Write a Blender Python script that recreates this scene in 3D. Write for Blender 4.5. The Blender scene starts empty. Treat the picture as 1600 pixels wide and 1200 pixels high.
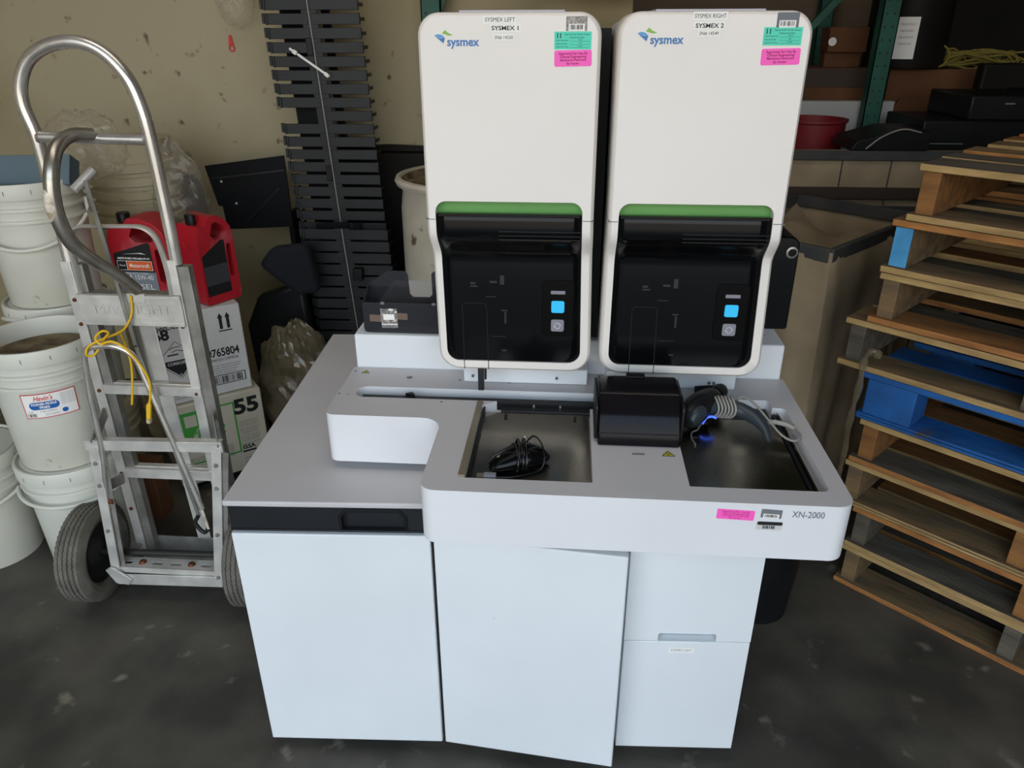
import bpy, bmesh, math, random
from mathutils import Matrix, Vector, Quaternion
random.seed(7)
S = bpy.context.scene
COL = S.collection
PI = math.pi
def V(*a): return Vector(a)

# ------------------------------------------------------------ camera
pitch, yaw, roll = math.radians(25.6), math.radians(4.6), math.radians(0.2)
f_ = V(-math.sin(yaw)*math.cos(pitch), math.cos(yaw)*math.cos(pitch), -math.sin(pitch))
r_ = V(math.cos(yaw), math.sin(yaw), 0)
u_ = r_.cross(f_)
r2 = r_*math.cos(roll) - u_*math.sin(roll)
u2 = u_*math.cos(roll) + r_*math.sin(roll)
cam = bpy.data.cameras.new('camera'); camo = bpy.data.objects.new('camera', cam); COL.objects.link(camo)
camo.matrix_world = Matrix(((r2.x, u2.x, -f_.x, 0), (r2.y, u2.y, -f_.y, 0), (r2.z, u2.z, -f_.z, 1.5), (0, 0, 0, 1)))
cam.sensor_width = 36; cam.lens = 1160/1600*36; cam.clip_start = 0.05
S.camera = camo

# ------------------------------------------------------------ world: daylight outside the loading door
S.view_settings.view_transform = 'Standard'; S.view_settings.look = 'None'
S.view_settings.exposure = 0.0; S.view_settings.gamma = 1
w = bpy.data.worlds.new('daylight'); S.world = w; w.use_nodes = True
nt = w.node_tree; nt.nodes.clear()
out = nt.nodes.new('ShaderNodeOutputWorld'); bg = nt.nodes.new('ShaderNodeBackground')
tc = nt.nodes.new('ShaderNodeTexCoord'); sp = nt.nodes.new('ShaderNodeSeparateXYZ'); rp = nt.nodes.new('ShaderNodeValToRGB')
mr = nt.nodes.new('ShaderNodeMapRange'); mr.inputs[1].default_value = -1; mr.inputs[2].default_value = 1
nt.links.new(tc.outputs['Generated'], sp.inputs[0]); nt.links.new(sp.outputs['Z'], mr.inputs[0]); nt.links.new(mr.outputs[0], rp.inputs[0])
nt.links.new(rp.outputs[0], bg.inputs[0]); nt.links.new(bg.outputs[0], out.inputs[0])
els = rp.color_ramp.elements
els[0].position = 0.0; els[0].color = (0.34, 0.31, 0.28, 1)
els[1].position = 1.0; els[1].color = (0.35, 0.60, 1.0, 1)
for p, c in ((0.49, (0.42, 0.39, 0.35, 1)), (0.51, (1.0, 0.96, 0.90, 1)), (0.62, (0.92, 0.96, 1.0, 1)), (0.75, (0.60, 0.80, 1.0, 1))):
    e = els.new(p); e.color = c
bg.inputs[1].default_value = 3.6

# added warm fill light under the ceiling, brightens the deck and table tops
la = bpy.data.lights.new('added_fill_light', 'AREA'); la.shape = 'RECTANGLE'; la.size = 2.4; la.size_y = 0.6; la.energy = 17; la.color = (1.0, 0.90, 0.80)
lo = bpy.data.objects.new('added_fill_light', la); COL.objects.link(lo); lo.location = (-0.4, 1.0, 3.6)

# ------------------------------------------------------------ helpers
def lin(c):
    c = c/255.0
    return c/12.92 if c <= 0.04045 else ((c+0.055)/1.055)**2.4
def rgb(h):
    h = h.lstrip('#'); return tuple(lin(int(h[i:i+2], 16)) for i in (0, 2, 4)) + (1,)
def mat(name, col, rough=0.5, metal=0.0, col2=None, scale=8.0, thresh=(0.35, 0.65), bump=0.0, bscale=60.0, coat=0.0, alpha=1.0, trans=0.0, ior=1.45,
        stretch=(1, 1, 1), emit=None, es=0.0, spec=None, rvar=0.0, detail=6, col3=None, s3=30.0, t3=(0.6, 0.7)):
    m = bpy.data.materials.new(name); m.use_nodes = True
    n = m.node_tree.nodes; l = m.node_tree.links; b = n['Principled BSDF']
    c1 = rgb(col) if isinstance(col, str) else col
    b.inputs['Base Color'].default_value = c1; b.inputs['Roughness'].default_value = rough; b.inputs['Metallic'].default_value = metal
    b.inputs['Coat Weight'].default_value = coat; b.inputs['Alpha'].default_value = alpha
    b.inputs['Transmission Weight'].default_value = trans; b.inputs['IOR'].default_value = ior
    if spec is not None: b.inputs['Specular IOR Level'].default_value = spec
    if emit: b.inputs['Emission Color'].default_value = rgb(emit); b.inputs['Emission Strength'].default_value = es
    t = n.new('ShaderNodeTexCoord'); mp = n.new('ShaderNodeMapping'); mp.inputs['Scale'].default_value = stretch
    l.new(t.outputs['Object'], mp.inputs[0])
    if col2:
        c2 = rgb(col2) if isinstance(col2, str) else col2
        nz = n.new('ShaderNodeTexNoise'); nz.inputs['Scale'].default_value = scale; nz.inputs['Detail'].default_value = detail
        l.new(mp.outputs[0], nz.inputs[0])
        r = n.new('ShaderNodeValToRGB'); r.color_ramp.elements[0].position = thresh[0]; r.color_ramp.elements[1].position = thresh[1]
        r.color_ramp.elements[0].color = c1; r.color_ramp.elements[1].color = c2
        l.new(nz.outputs[0], r.inputs[0]); src = r.outputs[0]
        if col3:
            n3 = n.new('ShaderNodeTexNoise'); n3.inputs['Scale'].default_value = s3; n3.inputs['Detail'].default_value = 4
            l.new(mp.outputs[0], n3.inputs[0])
            rr = n.new('ShaderNodeMapRange'); rr.inputs[1].default_value = t3[0]; rr.inputs[2].default_value = t3[1]; l.new(n3.outputs[0], rr.inputs[0])
            mx = n.new('ShaderNodeMix'); mx.data_type = 'RGBA'; mx.inputs[7].default_value = rgb(col3)
            l.new(rr.outputs[0], mx.inputs[0]); l.new(src, mx.inputs[6]); src = mx.outputs[2]
        l.new(src, b.inputs['Base Color'])
    if rvar:
        nr = n.new('ShaderNodeTexNoise'); nr.inputs['Scale'].default_value = scale*1.7; l.new(mp.outputs[0], nr.inputs[0])
        m2 = n.new('ShaderNodeMapRange'); m2.inputs[3].default_value = max(0.02, rough-rvar); m2.inputs[4].default_value = rough+rvar
        m2.inputs[1].default_value = 0.3; m2.inputs[2].default_value = 0.7
        l.new(nr.outputs[0], m2.inputs[0]); l.new(m2.outputs[0], b.inputs['Roughness'])
    if bump:
        nb = n.new('ShaderNodeTexNoise'); nb.inputs['Scale'].default_value = bscale; nb.inputs['Detail'].default_value = 4
        l.new(mp.outputs[0], nb.inputs[0]); bp = n.new('ShaderNodeBump'); bp.inputs['Strength'].default_value = bump; bp.inputs['Distance'].default_value = 0.01
        l.new(nb.outputs[0], bp.inputs['Height']); l.new(bp.outputs[0], b.inputs['Normal'])
    return m
def empty(name, loc, rz=0.0, label=None, cat=None, group=None):
    o = bpy.data.objects.new(name, None); COL.objects.link(o); o.empty_display_size = 0.05
    o.location = loc; o.rotation_euler = (0, 0, rz)
    if label: o['label'] = label
    if cat: o['category'] = cat
    if group: o['group'] = group
    return o
def tag(o, label, cat, group=None, kind=None):
    o['label'] = label; o['category'] = cat
    if group: o['group'] = group
    if kind: o['kind'] = kind
    return o
def wmat(o):
    M = Matrix.Identity(4)
    while o:
        M = (Matrix.Translation(o.location) @ o.rotation_euler.to_matrix().to_4x4()) @ M; o = o.parent
    return M
class MB:
    def __init__(s): s.bm = bmesh.new(); s.M = Matrix.Identity(4); s.mi = 0
    def face(s, pts):
        try:
            f = s.bm.faces.new([s.bm.verts.new(s.M @ Vector(p)) for p in pts]); f.material_index = s.mi; return f
        except ValueError: pass
    def box(s, x0, x1, y0, y1, z0, z1):
        v = [s.bm.verts.new(s.M @ V(x, y, z)) for z in (z0, z1) for x, y in ((x0, y0), (x1, y0), (x1, y1), (x0, y1))]
        for q in ((3, 2, 1, 0), (4, 5, 6, 7), (0, 1, 5, 4), (1, 2, 6, 5), (2, 3, 7, 6), (3, 0, 4, 7)):
            s.bm.faces.new([v[i] for i in q]).material_index = s.mi
        return s
    def bar(s, p, q, w, h, up=(0, 0, 1)):
        p, q, up = Vector(p), Vector(q), Vector(up); d = (q-p).normalized(); a = d.cross(up)
        if a.length < 1e-4: a = d.cross(V(0, 1, 0))
        a.normalize(); b = a.cross(d).normalized(); a = a*w/2; b = b*h/2
        v = [s.bm.verts.new(s.M @ (c+o)) for c in (p, q) for o in (-a-b, a-b, a+b, -a+b)]
        for k in ((3, 2, 1, 0), (4, 5, 6, 7), (0, 1, 5, 4), (1, 2, 6, 5), (2, 3, 7, 6), (3, 0, 4, 7)):
            s.bm.faces.new([v[i] for i in k]).material_index = s.mi
        return s
    def tube(s, pts, r, seg=12, closed=False, caps=True, flat=1.0, up=None):
        pts = [Vector(p) for p in pts]; n = len(pts); rs = r if isinstance(r, (list, tuple)) else [r]*n
        rings = []; prev = None
        for i, p in enumerate(pts):
            a = pts[(i-1) % n] if (closed or i > 0) else p; b = pts[(i+1) % n] if (closed or i < n-1) else p
            t = (b-a).normalized()
            if prev is None:
                x = Vector(up) if up else (V(0, 0, 1) if abs(t.z) < 0.9 else V(1, 0, 0))
            else: x = prev
            x = (x - t*x.dot(t)).normalized(); prev = x; y = t.cross(x)
            rr = rs[i]; ra, rb = rr if isinstance(rr, tuple) else (rr, rr*flat)
            rings.append([s.bm.verts.new(s.M @ (p + x*math.cos(2*PI*k/seg)*ra + y*math.sin(2*PI*k/seg)*rb)) for k in range(seg)])
        m = n if closed else n-1
        for i in range(m):
            A, B = rings[i], rings[(i+1) % n]
            for k in range(seg): s.bm.faces.new((A[k], A[(k+1) % seg], B[(k+1) % seg], B[k])).material_index = s.mi
        if caps and not closed:
            s.bm.faces.new(rings[0][::-1]).material_index = s.mi; s.bm.faces.new(rings[-1]).material_index = s.mi
        return s
    def lathe(s, prof, c=(0, 0, 0), seg=48, R=None, cap=False):
        R = R or Matrix.Identity(4); c = Vector(c); rings = []
        for r, z in prof:
            rings.append([s.bm.verts.new(s.M @ (c + R @ V(r*math.cos(2*PI*k/seg), r*math.sin(2*PI*k/seg), z))) for k in range(seg)])
        for A, B in zip(rings, rings[1:]):
            for k in range(seg): s.bm.faces.new((A[k], A[(k+1) % seg], B[(k+1) % seg], B[k])).material_index = s.mi
        if cap:
            s.bm.faces.new(rings[0][::-1]).material_index = s.mi; s.bm.faces.new(rings[-1]).material_index = s.mi
        return s
    def prism(s, poly, a, b, fn=None):
        """poly of 2D points, extruded between a and b; fn(u, v, t) gives the 3D point (default: XY polygon, Z extrusion)"""
        fn = fn or (lambda u, v, t: (u, v, t))
        A = [s.bm.verts.new(s.M @ Vector(fn(u, v, a))) for u, v in poly]; B = [s.bm.verts.new(s.M @ Vector(fn(u, v, b))) for u, v in poly]
        n = len(poly)
        fs = [s.bm.faces.new(A[::-1]), s.bm.faces.new(B)]
        for i in range(n): fs.append(s.bm.faces.new((A[i], A[(i+1) % n], B[(i+1) % n], B[i])))
        for f in fs: f.material_index = s.mi
        return s
    def ball(s, c, rx, ry=None, rz=None, seg=16, rings=10, R=None):
        ry = ry or rx; rz = rz or rx; R = R or Matrix.Identity(4); c = Vector(c); L = []
        for i in range(1, rings):
            t = PI*i/rings
            L.append([s.bm.verts.new(s.M @ (c + R @ V(rx*math.sin(t)*math.cos(2*PI*k/seg), ry*math.sin(t)*math.sin(2*PI*k/seg), rz*math.cos(t)))) for k in range(seg)])
        T = s.bm.verts.new(s.M @ (c + R @ V(0, 0, rz))); B = s.bm.verts.new(s.M @ (c + R @ V(0, 0, -rz)))
        for k in range(seg):
            s.bm.faces.new((T, L[0][k], L[0][(k+1) % seg])); s.bm.faces.new((B, L[-1][(k+1) % seg], L[-1][k]))
            for A, C in zip(L, L[1:]): s.bm.faces.new((A[k], C[k], C[(k+1) % seg], A[(k+1) % seg]))
        return s
    def build(s, name, m, parent=None, bevel=0.0, bseg=2, smooth=35, world=True, kind=None, label=None, recalc=True):
        bm = s.bm
        if recalc: bmesh.ops.recalc_face_normals(bm, faces=bm.faces)
        if parent and world: bm.transform(wmat(parent).inverted())
        me = bpy.data.meshes.new(name); bm.to_mesh(me); bm.free()
        for x in (m if isinstance(m, (list, tuple)) else [m]): me.materials.append(x)
        if smooth:
            me.shade_smooth(); me.set_sharp_from_angle(angle=math.radians(smooth))
        o = bpy.data.objects.new(name, me); COL.objects.link(o)
        if parent: o.parent = parent
        if bevel:
            b = o.modifiers.new('bevel', 'BEVEL'); b.width = bevel; b.segments = bseg; b.limit_method = 'ANGLE'; b.angle_limit = math.radians(40)
            b.harden_normals = False
        if kind: o['kind'] = kind
        if label: o['label'] = label
        return o
def cut(o, cutters):
    """carve the solids in the MB list out of o for good"""
    for cb in cutters:
        bmesh.ops.recalc_face_normals(cb.bm, faces=cb.bm.faces)
        if o.parent: cb.bm.transform(wmat(o.parent).inverted())
        me = bpy.data.meshes.new('c'); cb.bm.to_mesh(me); cb.bm.free(); c = bpy.data.objects.new('c', me); COL.objects.link(c)
        md = o.modifiers.new('b', 'BOOLEAN'); md.operation = 'DIFFERENCE'; md.solver = 'EXACT'; md.object = c
        c.matrix_world = wmat(o.parent) if o.parent else Matrix.Identity(4)
        bv = [x for x in o.modifiers if x.type == 'BEVEL']
        for x in bv: x.show_viewport = False
        bpy.context.view_layer.update()
        nm = bpy.data.meshes.new_from_object(o.evaluated_get(bpy.context.evaluated_depsgraph_get()))
        o.modifiers.remove(md); o.data = nm
        for x in bv: x.show_viewport = True
        bpy.data.objects.remove(c)
    o.data.shade_smooth(); o.data.set_sharp_from_angle(angle=math.radians(35))
    return o
def rrect(x0, x1, z0, z1, r, k=6, m=1):
    """rounded rectangle outline, anticlockwise; r a number or four radii (bl, br, tr, tl); m subdivisions of each straight edge"""
    rr = r if isinstance(r, (list, tuple)) else [r]*4
    P = []
    cs = [((x0+rr[0], z0+rr[0]), PI, rr[0]), ((x1-rr[1], z0+rr[1]), 1.5*PI, rr[1]), ((x1-rr[2], z1-rr[2]), 0, rr[2]), ((x0+rr[3], z1-rr[3]), .5*PI, rr[3])]
    arcs = [[(c[0]+q*math.cos(a+.5*PI*i/k), c[1]+q*math.sin(a+.5*PI*i/k)) for i in range(k+1)] for c, a, q in cs]
    for i in range(4):
        P += arcs[i]; a, b = arcs[i][-1], arcs[(i+1) % 4][0]
        P += [(a[0]+(b[0]-a[0])*j/m, a[1]+(b[1]-a[1])*j/m) for j in range(1, m)]
    return P
def cr(pts, n=8, closed=False):
    P = [Vector(p) for p in pts]; N = len(P); out = []
    rng = range(N if closed else N-1)
    for i in rng:
        p1, p2 = P[i], P[(i+1) % N]
        p0 = P[i-1] if (closed or i > 0) else p1*2-p2
        p3 = P[(i+2) % N] if (closed or i < N-2) else p2*2-p1
        for j in range(n):
            t = j/n
            out.append(0.5*((2*p1)+(p2-p0)*t+(2*p0-5*p1+4*p2-p3)*t*t+(3*p1-p0-3*p2+p3)*t*t*t))
    if not closed: out.append(P[-1])
    return out
def fillet(pts, r, k=6):
    """polyline with its inner corners rounded by arcs of about radius r"""
    P = [Vector(p) for p in pts]; out = [P[0]]
    for a, b, c in zip(P, P[1:], P[2:]):
        d1 = (a-b); d2 = (c-b); q = min(r, d1.length*.49, d2.length*.49); s, e = b+d1.normalized()*q, b+d2.normalized()*q
        for i in range(k+1):
            t = i/k; out.append(s*(1-t)**2+b*2*t*(1-t)+e*t*t)
    out.append(P[-1]); return out
def frame(o, x, z):
    """matrix whose X runs along x, Y along z (reading up) at origin o: for flat writing and decals"""
    x = Vector(x).normalized(); z = Vector(z).normalized(); n = x.cross(z); z = n.cross(x)
    return Matrix(((x.x, z.x, n.x, o[0]), (x.y, z.y, n.y, o[1]), (x.z, z.z, n.z, o[2]), (0, 0, 0, 1)))
def text_mesh(s, size, bold=0.0, width=None, align='CENTER', shear=0.0, depth=0.0):
    c = bpy.data.curves.new('t', 'FONT'); c.body = s; c.size = size; c.align_x = align; c.align_y = 'CENTER'; c.offset = bold; c.shear = shear; c.resolution_u = 3; c.extrude = depth
    o = bpy.data.objects.new('t', c); COL.objects.link(o); bpy.context.view_layer.update()
    me = bpy.data.meshes.new_from_object(o.evaluated_get(bpy.context.evaluated_depsgraph_get()))
    bpy.data.objects.remove(o); bpy.data.curves.remove(c)
    if width:
        xs = [v.co.x for v in me.vertices]; w0 = max(xs)-min(xs)
        if w0 > 0:
            k = width/w0
            for v in me.vertices: v.co.x *= k
    return me
def writing(lines, name, m, parent, F, lift=0.0006, warp=None):
    """lines: (text, x, y, size, opts) in the decal frame F; one mesh"""
    bm = bmesh.new()
    for L in lines:
        s, x, y, size = L[:4]; o = L[4] if len(L) > 4 else {}
        me = text_mesh(s, size, **o)
        n0 = len(bm.verts); bm.from_mesh(me); bm.verts.ensure_lookup_table()
        for v in bm.verts[n0:]: v.co = V(v.co.x+x, v.co.y+y, v.co.z+lift)
        bpy.data.meshes.remove(me)
    for v in bm.verts: v.co = warp(v.co) if warp else F @ v.co
    b = MB(); b.bm.free(); b.bm = bm
    return b.build(name, m, parent, smooth=0, recalc=False)
def decal(name, m, parent, F, x0, x1, y0, y1, r=0.0, t=0.0004, lift=0.0, label=None, k=4):
    b = MB(); b.M = F
    b.prism(rrect(x0, x1, y0, y1, r, k) if r else [(x0, y0), (x1, y0), (x1, y1), (x0, y1)], lift, lift+t)
    return b.build(name, m, parent, smooth=0, label=label)
def barcode(b, x0, x1, y0, y1, z, n=22, seed=1):
    rg = random.Random(seed); ws = [rg.choice((1, 1, 2, 3)) for _ in range(2*n)]; k = (x1-x0)/sum(ws); x = x0
    for i, q in enumerate(ws):
        if i % 2 == 0: b.prism([(x, y0), (x+q*k, y0), (x+q*k, y1), (x, y1)], z, z+0.0002)
        x += q*k

# ------------------------------------------------------------ materials
M = {}
M['floor'] = mat('sealed_concrete', '#3d3b36', 0.5, col2='#59544b', scale=4.5, thresh=(0.38, 0.66), bump=0.12, bscale=22, rvar=0.16, detail=10, col3='#7d7768', s3=11.0, t3=(0.63, 0.72))
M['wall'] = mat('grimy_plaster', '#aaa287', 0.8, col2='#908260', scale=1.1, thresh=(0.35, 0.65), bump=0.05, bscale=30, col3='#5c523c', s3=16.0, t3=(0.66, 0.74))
M['wall_dim'] = mat('shaded_plaster', '#82725e', 0.85, col2='#6c5d4c', scale=1.5, bump=0.05, bscale=25)  # darker copy of the wall plaster, rear shade put into the colour
M['ceil'] = mat('ceiling_board', '#8a7f6b', 0.9, col2='#7a705d', scale=2)
M['white'] = mat('warm_white_enamel', '#e9e4de', 0.42, col2='#e3deD8', scale=3, coat=0.1)
M['cool'] = mat('cool_white_steel', '#dfe3e6', 0.45, col2='#d9dde0', scale=3, col3='#b6b6b4', s3=34, t3=(0.76, 0.80))
M['top'] = mat('grey_white_shaded_top', '#c3c0c1', 0.5, col2='#bcbabc', scale=3)
M['side'] = mat('lavender_grey_plastic', '#b9b6c2', 0.5)
M['blk'] = mat('gloss_black_plastic', '#08090a', 0.14, spec=0.22, col2='#0b0c0e', scale=4)
M['smoke'] = mat('smoked_acrylic', '#2d2d31', 0.08, alpha=0.80)
M['smoke2'] = mat('dark_smoked_acrylic', '#151316', 0.12, alpha=0.93, spec=0.15)
M['dk'] = mat('satin_black_plastic', '#121315', 0.42, col2='#18191b', scale=20, spec=0.3)
M['strip'] = mat('charcoal_painted_metal', '#24262a', 0.38, metal=0.2, col2='#1f2124', scale=5)
M['groove'] = mat('shadow_gap_rubber', '#1a1a1a', 0.7)
M['green'] = mat('leaf_green_plastic', '#5f9a4c', 0.45, col2='#588f47', scale=4)
M['blue_led'] = mat('lit_blue_button', '#2fb4e6', 0.3, emit='#35bdf0', es=0.28)
M['btn'] = mat('grey_button', '#85858f', 0.4)
M['pale'] = mat('pale_icon_print', '#d5dade', 0.5)
M['steel'] = mat('brushed_stainless', '#a8a297', 0.24, metal=1.0, col2='#8d877b', scale=5, rvar=0.10, bump=0.01, bscale=8)
M['alum'] = mat('worn_aluminium', '#dcdad4', 0.40, metal=0.45, col2='#c2c0ba', scale=14, rvar=0.12, bump=0.05, bscale=90)
M['alumd'] = mat('dull_aluminium', '#a3a19b', 0.42, metal=0.6, col2='#84827c', scale=16, rvar=0.1)
M['tubem'] = mat('polished_aluminium_tube', '#e6e3dd', 0.27, metal=0.8, col2='#cbc7bf', scale=10, rvar=0.08)
M['worn'] = mat('scuffed_bare_aluminium', '#ece6da', 0.6, metal=0.3, col2='#b7a78f', scale=60, bump=0.3, bscale=120)
M['gold'] = mat('bronze_anodised_rail', '#9a8f79', 0.35, metal=0.6)
M['rubber'] = mat('grey_black_tyre_rubber', '#6c6860', 0.8, col2='#57544c', scale=20, bump=0.1, bscale=80)
M['hub'] = mat('dark_wheel_hub', '#2a2928', 0.5, metal=0.3)
M['pail'] = mat('white_polyethylene', '#d3d3c8', 0.42, col2='#c7c5b6', scale=4, thresh=(0.4, 0.7), col3='#8a8168', s3=22, t3=(0.70, 0.78))
M['pail2'] = mat('cream_polyethylene', '#c0b99f', 0.5, col2='#aaa184', scale=5, col3='#6d6347', s3=18, t3=(0.64, 0.75))
M['dirt'] = mat('dried_brown_residue', '#8b7b5c', 0.9, col2='#51442f', scale=18, bump=0.5, bscale=30)
M['card'] = mat('white_carton_board', '#cfd0cf', 0.7, col2='#c4c3c0', scale=3)
M['card2'] = mat('off_white_carton_board', '#c6c2b4', 0.7, col2='#b6b09d', scale=3)
M['brown'] = mat('brown_cardboard', '#6a452a', 0.85, col2='#5a3a22', scale=6)
M['red'] = mat('red_polyethylene', '#b51f2c', 0.42, col2='#a01a27', scale=6, col3='#c8848c', s3=6, t3=(0.52, 0.85))  # pink patches: painted sheen along with dust
M['ink'] = mat('black_print', '#16181a', 0.6)
M['inkg'] = mat('grey_print', '#6d7176', 0.6)
M['greenink'] = mat('green_print', '#3f9a3c', 0.6)
M['orange'] = mat('orange_print', '#e0632a', 0.5)
M['redink'] = mat('red_print', '#c8352f', 0.5)
M['pinkink'] = mat('dark_magenta_print', '#9c1050', 0.6)
M['blueink'] = mat('blue_print', '#1f5ea8', 0.5)
M['logob'] = mat('logo_blue_print', '#3f78b4', 0.5)
M['logol'] = mat('logo_light_blue_print', '#5b9fd4', 0.5)
M['logog'] = mat('logo_green_print', '#86b84a', 0.5)
M['paper'] = mat('white_paper_label', '#f0eee9', 0.6)
M['teal'] = mat('teal_paper_label', '#4fd6b8', 0.5)
M['pink'] = mat('fluorescent_pink_label', '#fb5fbf', 0.5)
M['silver'] = mat('silver_foil_label', '#9a948f', 0.4, metal=0.4, col2='#5f5a57', scale=300)
M['yel'] = mat('yellow_cable_jacket', '#e2b51f', 0.45)
M['wood'] = mat('weathered_pallet_wood', '#7f6645', 0.85, col2='#5c4e3a', scale=5, stretch=(1, 7, 7), bump=0.25, bscale=40, col3='#4c3c2a', s3=9, t3=(0.6, 0.75))
M['wood2'] = mat('orange_pallet_wood', '#8f6233', 0.8, col2='#6d4a28', scale=6, stretch=(1, 7, 7), bump=0.2, bscale=40)
M['wood3'] = mat('grey_pallet_wood', '#5f594d', 0.9, col2='#453e34', scale=6, stretch=(1, 7, 7), bump=0.3, bscale=40)
M['bluew'] = mat('blue_painted_wood', '#1d5fa6', 0.7, col2='#184a80', scale=8, bump=0.2, bscale=40, col3='#4a4238', s3=9, t3=(0.62, 0.70))
M['bluel'] = mat('light_blue_painted_wood', '#4f9ed0', 0.7, col2='#3d86b8', scale=12, bump=0.2, bscale=40)
M['film'] = mat('clear_plastic_film', '#e6e0d4', 0.10, alpha=0.42, trans=0.85, ior=1.12, bump=1.0, bscale=16, coat=1.0)
M['film2'] = mat('crinkled_polythene', '#857a62', 0.10, alpha=0.5, bump=1.0, bscale=7, coat=1.0, col2='#5d543f', scale=9)
M['canvas'] = mat('stained_grey_canvas', '#b09f82', 0.9, col2='#8c7d64', scale=4, bump=0.2, bscale=25)
M['canvas_b'] = mat('charcoal_webbing', '#3d3f42', 0.8, col2='#4d4c49', scale=10)
M['rackg'] = mat('green_rack_paint', '#1f5a4b', 0.55, col2='#1a4c40', scale=8)
M['blackm'] = mat('matte_black_plastic', '#191c1f', 0.5, col2='#1f2326', scale=9)
M['darkpanel'] = mat('dark_sheet_metal', '#111316', 0.55, metal=0.2, spec=0.2)
M['drum'] = mat('white_painted_drum', '#cfcabd', 0.45, col2='#b9b29f', scale=4, col3='#5f5a48', s3=9, t3=(0.66, 0.72))
M['ddrum'] = mat('black_drum_plastic', '#121212', 0.55, col2='#1c1a16', scale=5, spec=0.2)
M['scan'] = mat('slate_grey_scanner_plastic', '#2f383f', 0.4)
M['cord'] = mat('grey_cable_jacket', '#8d8b84', 0.45)
M['cordb'] = mat('black_cable_jacket', '#101113', 0.3)
M['bluegl'] = mat('glowing_blue_ring', '#3b5cff', 0.3, emit='#4a6cff', es=1.2)
M['traypl'] = mat('blue_grey_plastic', '#5d6f7a', 0.5)
M['denim'] = mat('dark_navy_cloth', '#0e131b', 0.9)
M['maroon'] = mat('maroon_plastic', '#7b1f25', 0.5)
M['slab'] = mat('pale_grey_panel', '#a9aaa8', 0.6)
M['rope'] = mat('olive_yellow_rope', '#7f7433', 0.8)
M['bolt'] = mat('rusty_bolt_steel', '#7d4a35', 0.6, metal=0.6, col2='#5a3526', scale=80)
M['ticks'] = mat('grey_dirt_mark', '#6c6a62', 0.8)

# ------------------------------------------------------------ the room
def struct(name, b, m, **k):
    o = b.build(name, m, smooth=0, **k); o['kind'] = 'structure'; return o
struct('floor', MB().box(-3.7, 3.7, -2.6, 5.6, -0.08, 0), M['floor'])
struct('ceiling', MB().box(-3.7, 3.7, -1.7, 5.6, 3.7, 3.8), M['ceil'])
struct('wall_back', MB().box(-3.7, 0.2, 3.05, 3.15, 0, 3.7), M['wall'])
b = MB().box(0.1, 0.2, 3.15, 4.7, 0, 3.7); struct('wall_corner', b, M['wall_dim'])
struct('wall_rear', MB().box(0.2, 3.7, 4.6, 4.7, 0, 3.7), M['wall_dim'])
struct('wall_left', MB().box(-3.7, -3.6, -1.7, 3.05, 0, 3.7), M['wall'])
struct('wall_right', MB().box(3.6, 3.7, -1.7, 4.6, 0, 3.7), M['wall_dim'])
# front wall: the wide loading door the daylight comes through
struct('wall_front', MB().box(-3.6, -2.9, -1.7, -1.6, 0, 3.7).box(1.9, 3.6, -1.7, -1.6, 0, 3.7).box(-2.9, 1.9, -1.7, -1.6, 3.2, 3.7), M['ceil'])

# ------------------------------------------------------------ base cabinets (in their own frame: x along the front, y to the back)
A = math.radians(2.8); CX, CY = -0.647, 1.141
def cab_pt(x, y, z=0): return (CX+x*math.cos(A)-y*math.sin(A), CY+x*math.sin(A)+y*math.cos(A), z)
c1 = empty('base_cabinet', (CX, CY, 0), A, 'white base cabinet at the left with flat grey top and black strip above its door', 'cabinet', )
c1['group'] = 'white machine base cabinets'
MB().box(0.004, 0.392, 0.022, 0.84, 0.035, 0.672).build('body', M['cool'], c1, bevel=0.003, world=False)
for x in (0.06, 0.34):
    for y in (0.09, 0.76): MB().lathe([(0.018, 0), (0.022, 0.004), (0.022, 0.03), (0.012, 0.036)], (x, y, 0), 20, cap=True).build('foot', M['dk'], c1, world=False)
MB().box(-0.004, 0.397, -0.004, 0.86, 0.673, 0.685).build('top_panel', M['top'], c1, bevel=0.003, world=False)
MB().box(0, 0.3925, 0, 0.02, 0.03, 0.607).build('door', M['cool'], c1, bevel=0.003, world=False)
st = MB().box(0.002, 0.396, 0.004, 0.03, 0.613, 0.671).build('drawer_front', M['strip'], c1, bevel=0.0, world=False)
cc = MB(); cc.prism(rrect(0.222, 0.344, 0.6165, 0.660, [0.0001, 0.0001, 0.012, 0.012], 5), 0.0, 0.0175, lambda u, v, t: (u, t, v)); cc.bm.transform(wmat(c1))
cut(st, [cc])
MB().prism([(0.216, 0.613), (0.222, 0.613), (0.222, 0.648), (0.234, 0.660), (0.332, 0.660), (0.344, 0.648), (0.344, 0.613), (0.350, 0.613), (0.350, 0.650), (0.335, 0.666), (0.231, 0.666), (0.216, 0.650)], 0.0015, 0.006, lambda u, v, t: (u, t, v)).build('handle', M['dk'], c1, bevel=0.001, world=False)
MB().box(0.002, 0.396, 0.001, 0.008, 0.6135, 0.6175).build('lip', M['strip'], c1, world=False, bevel=0.001)

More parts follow.
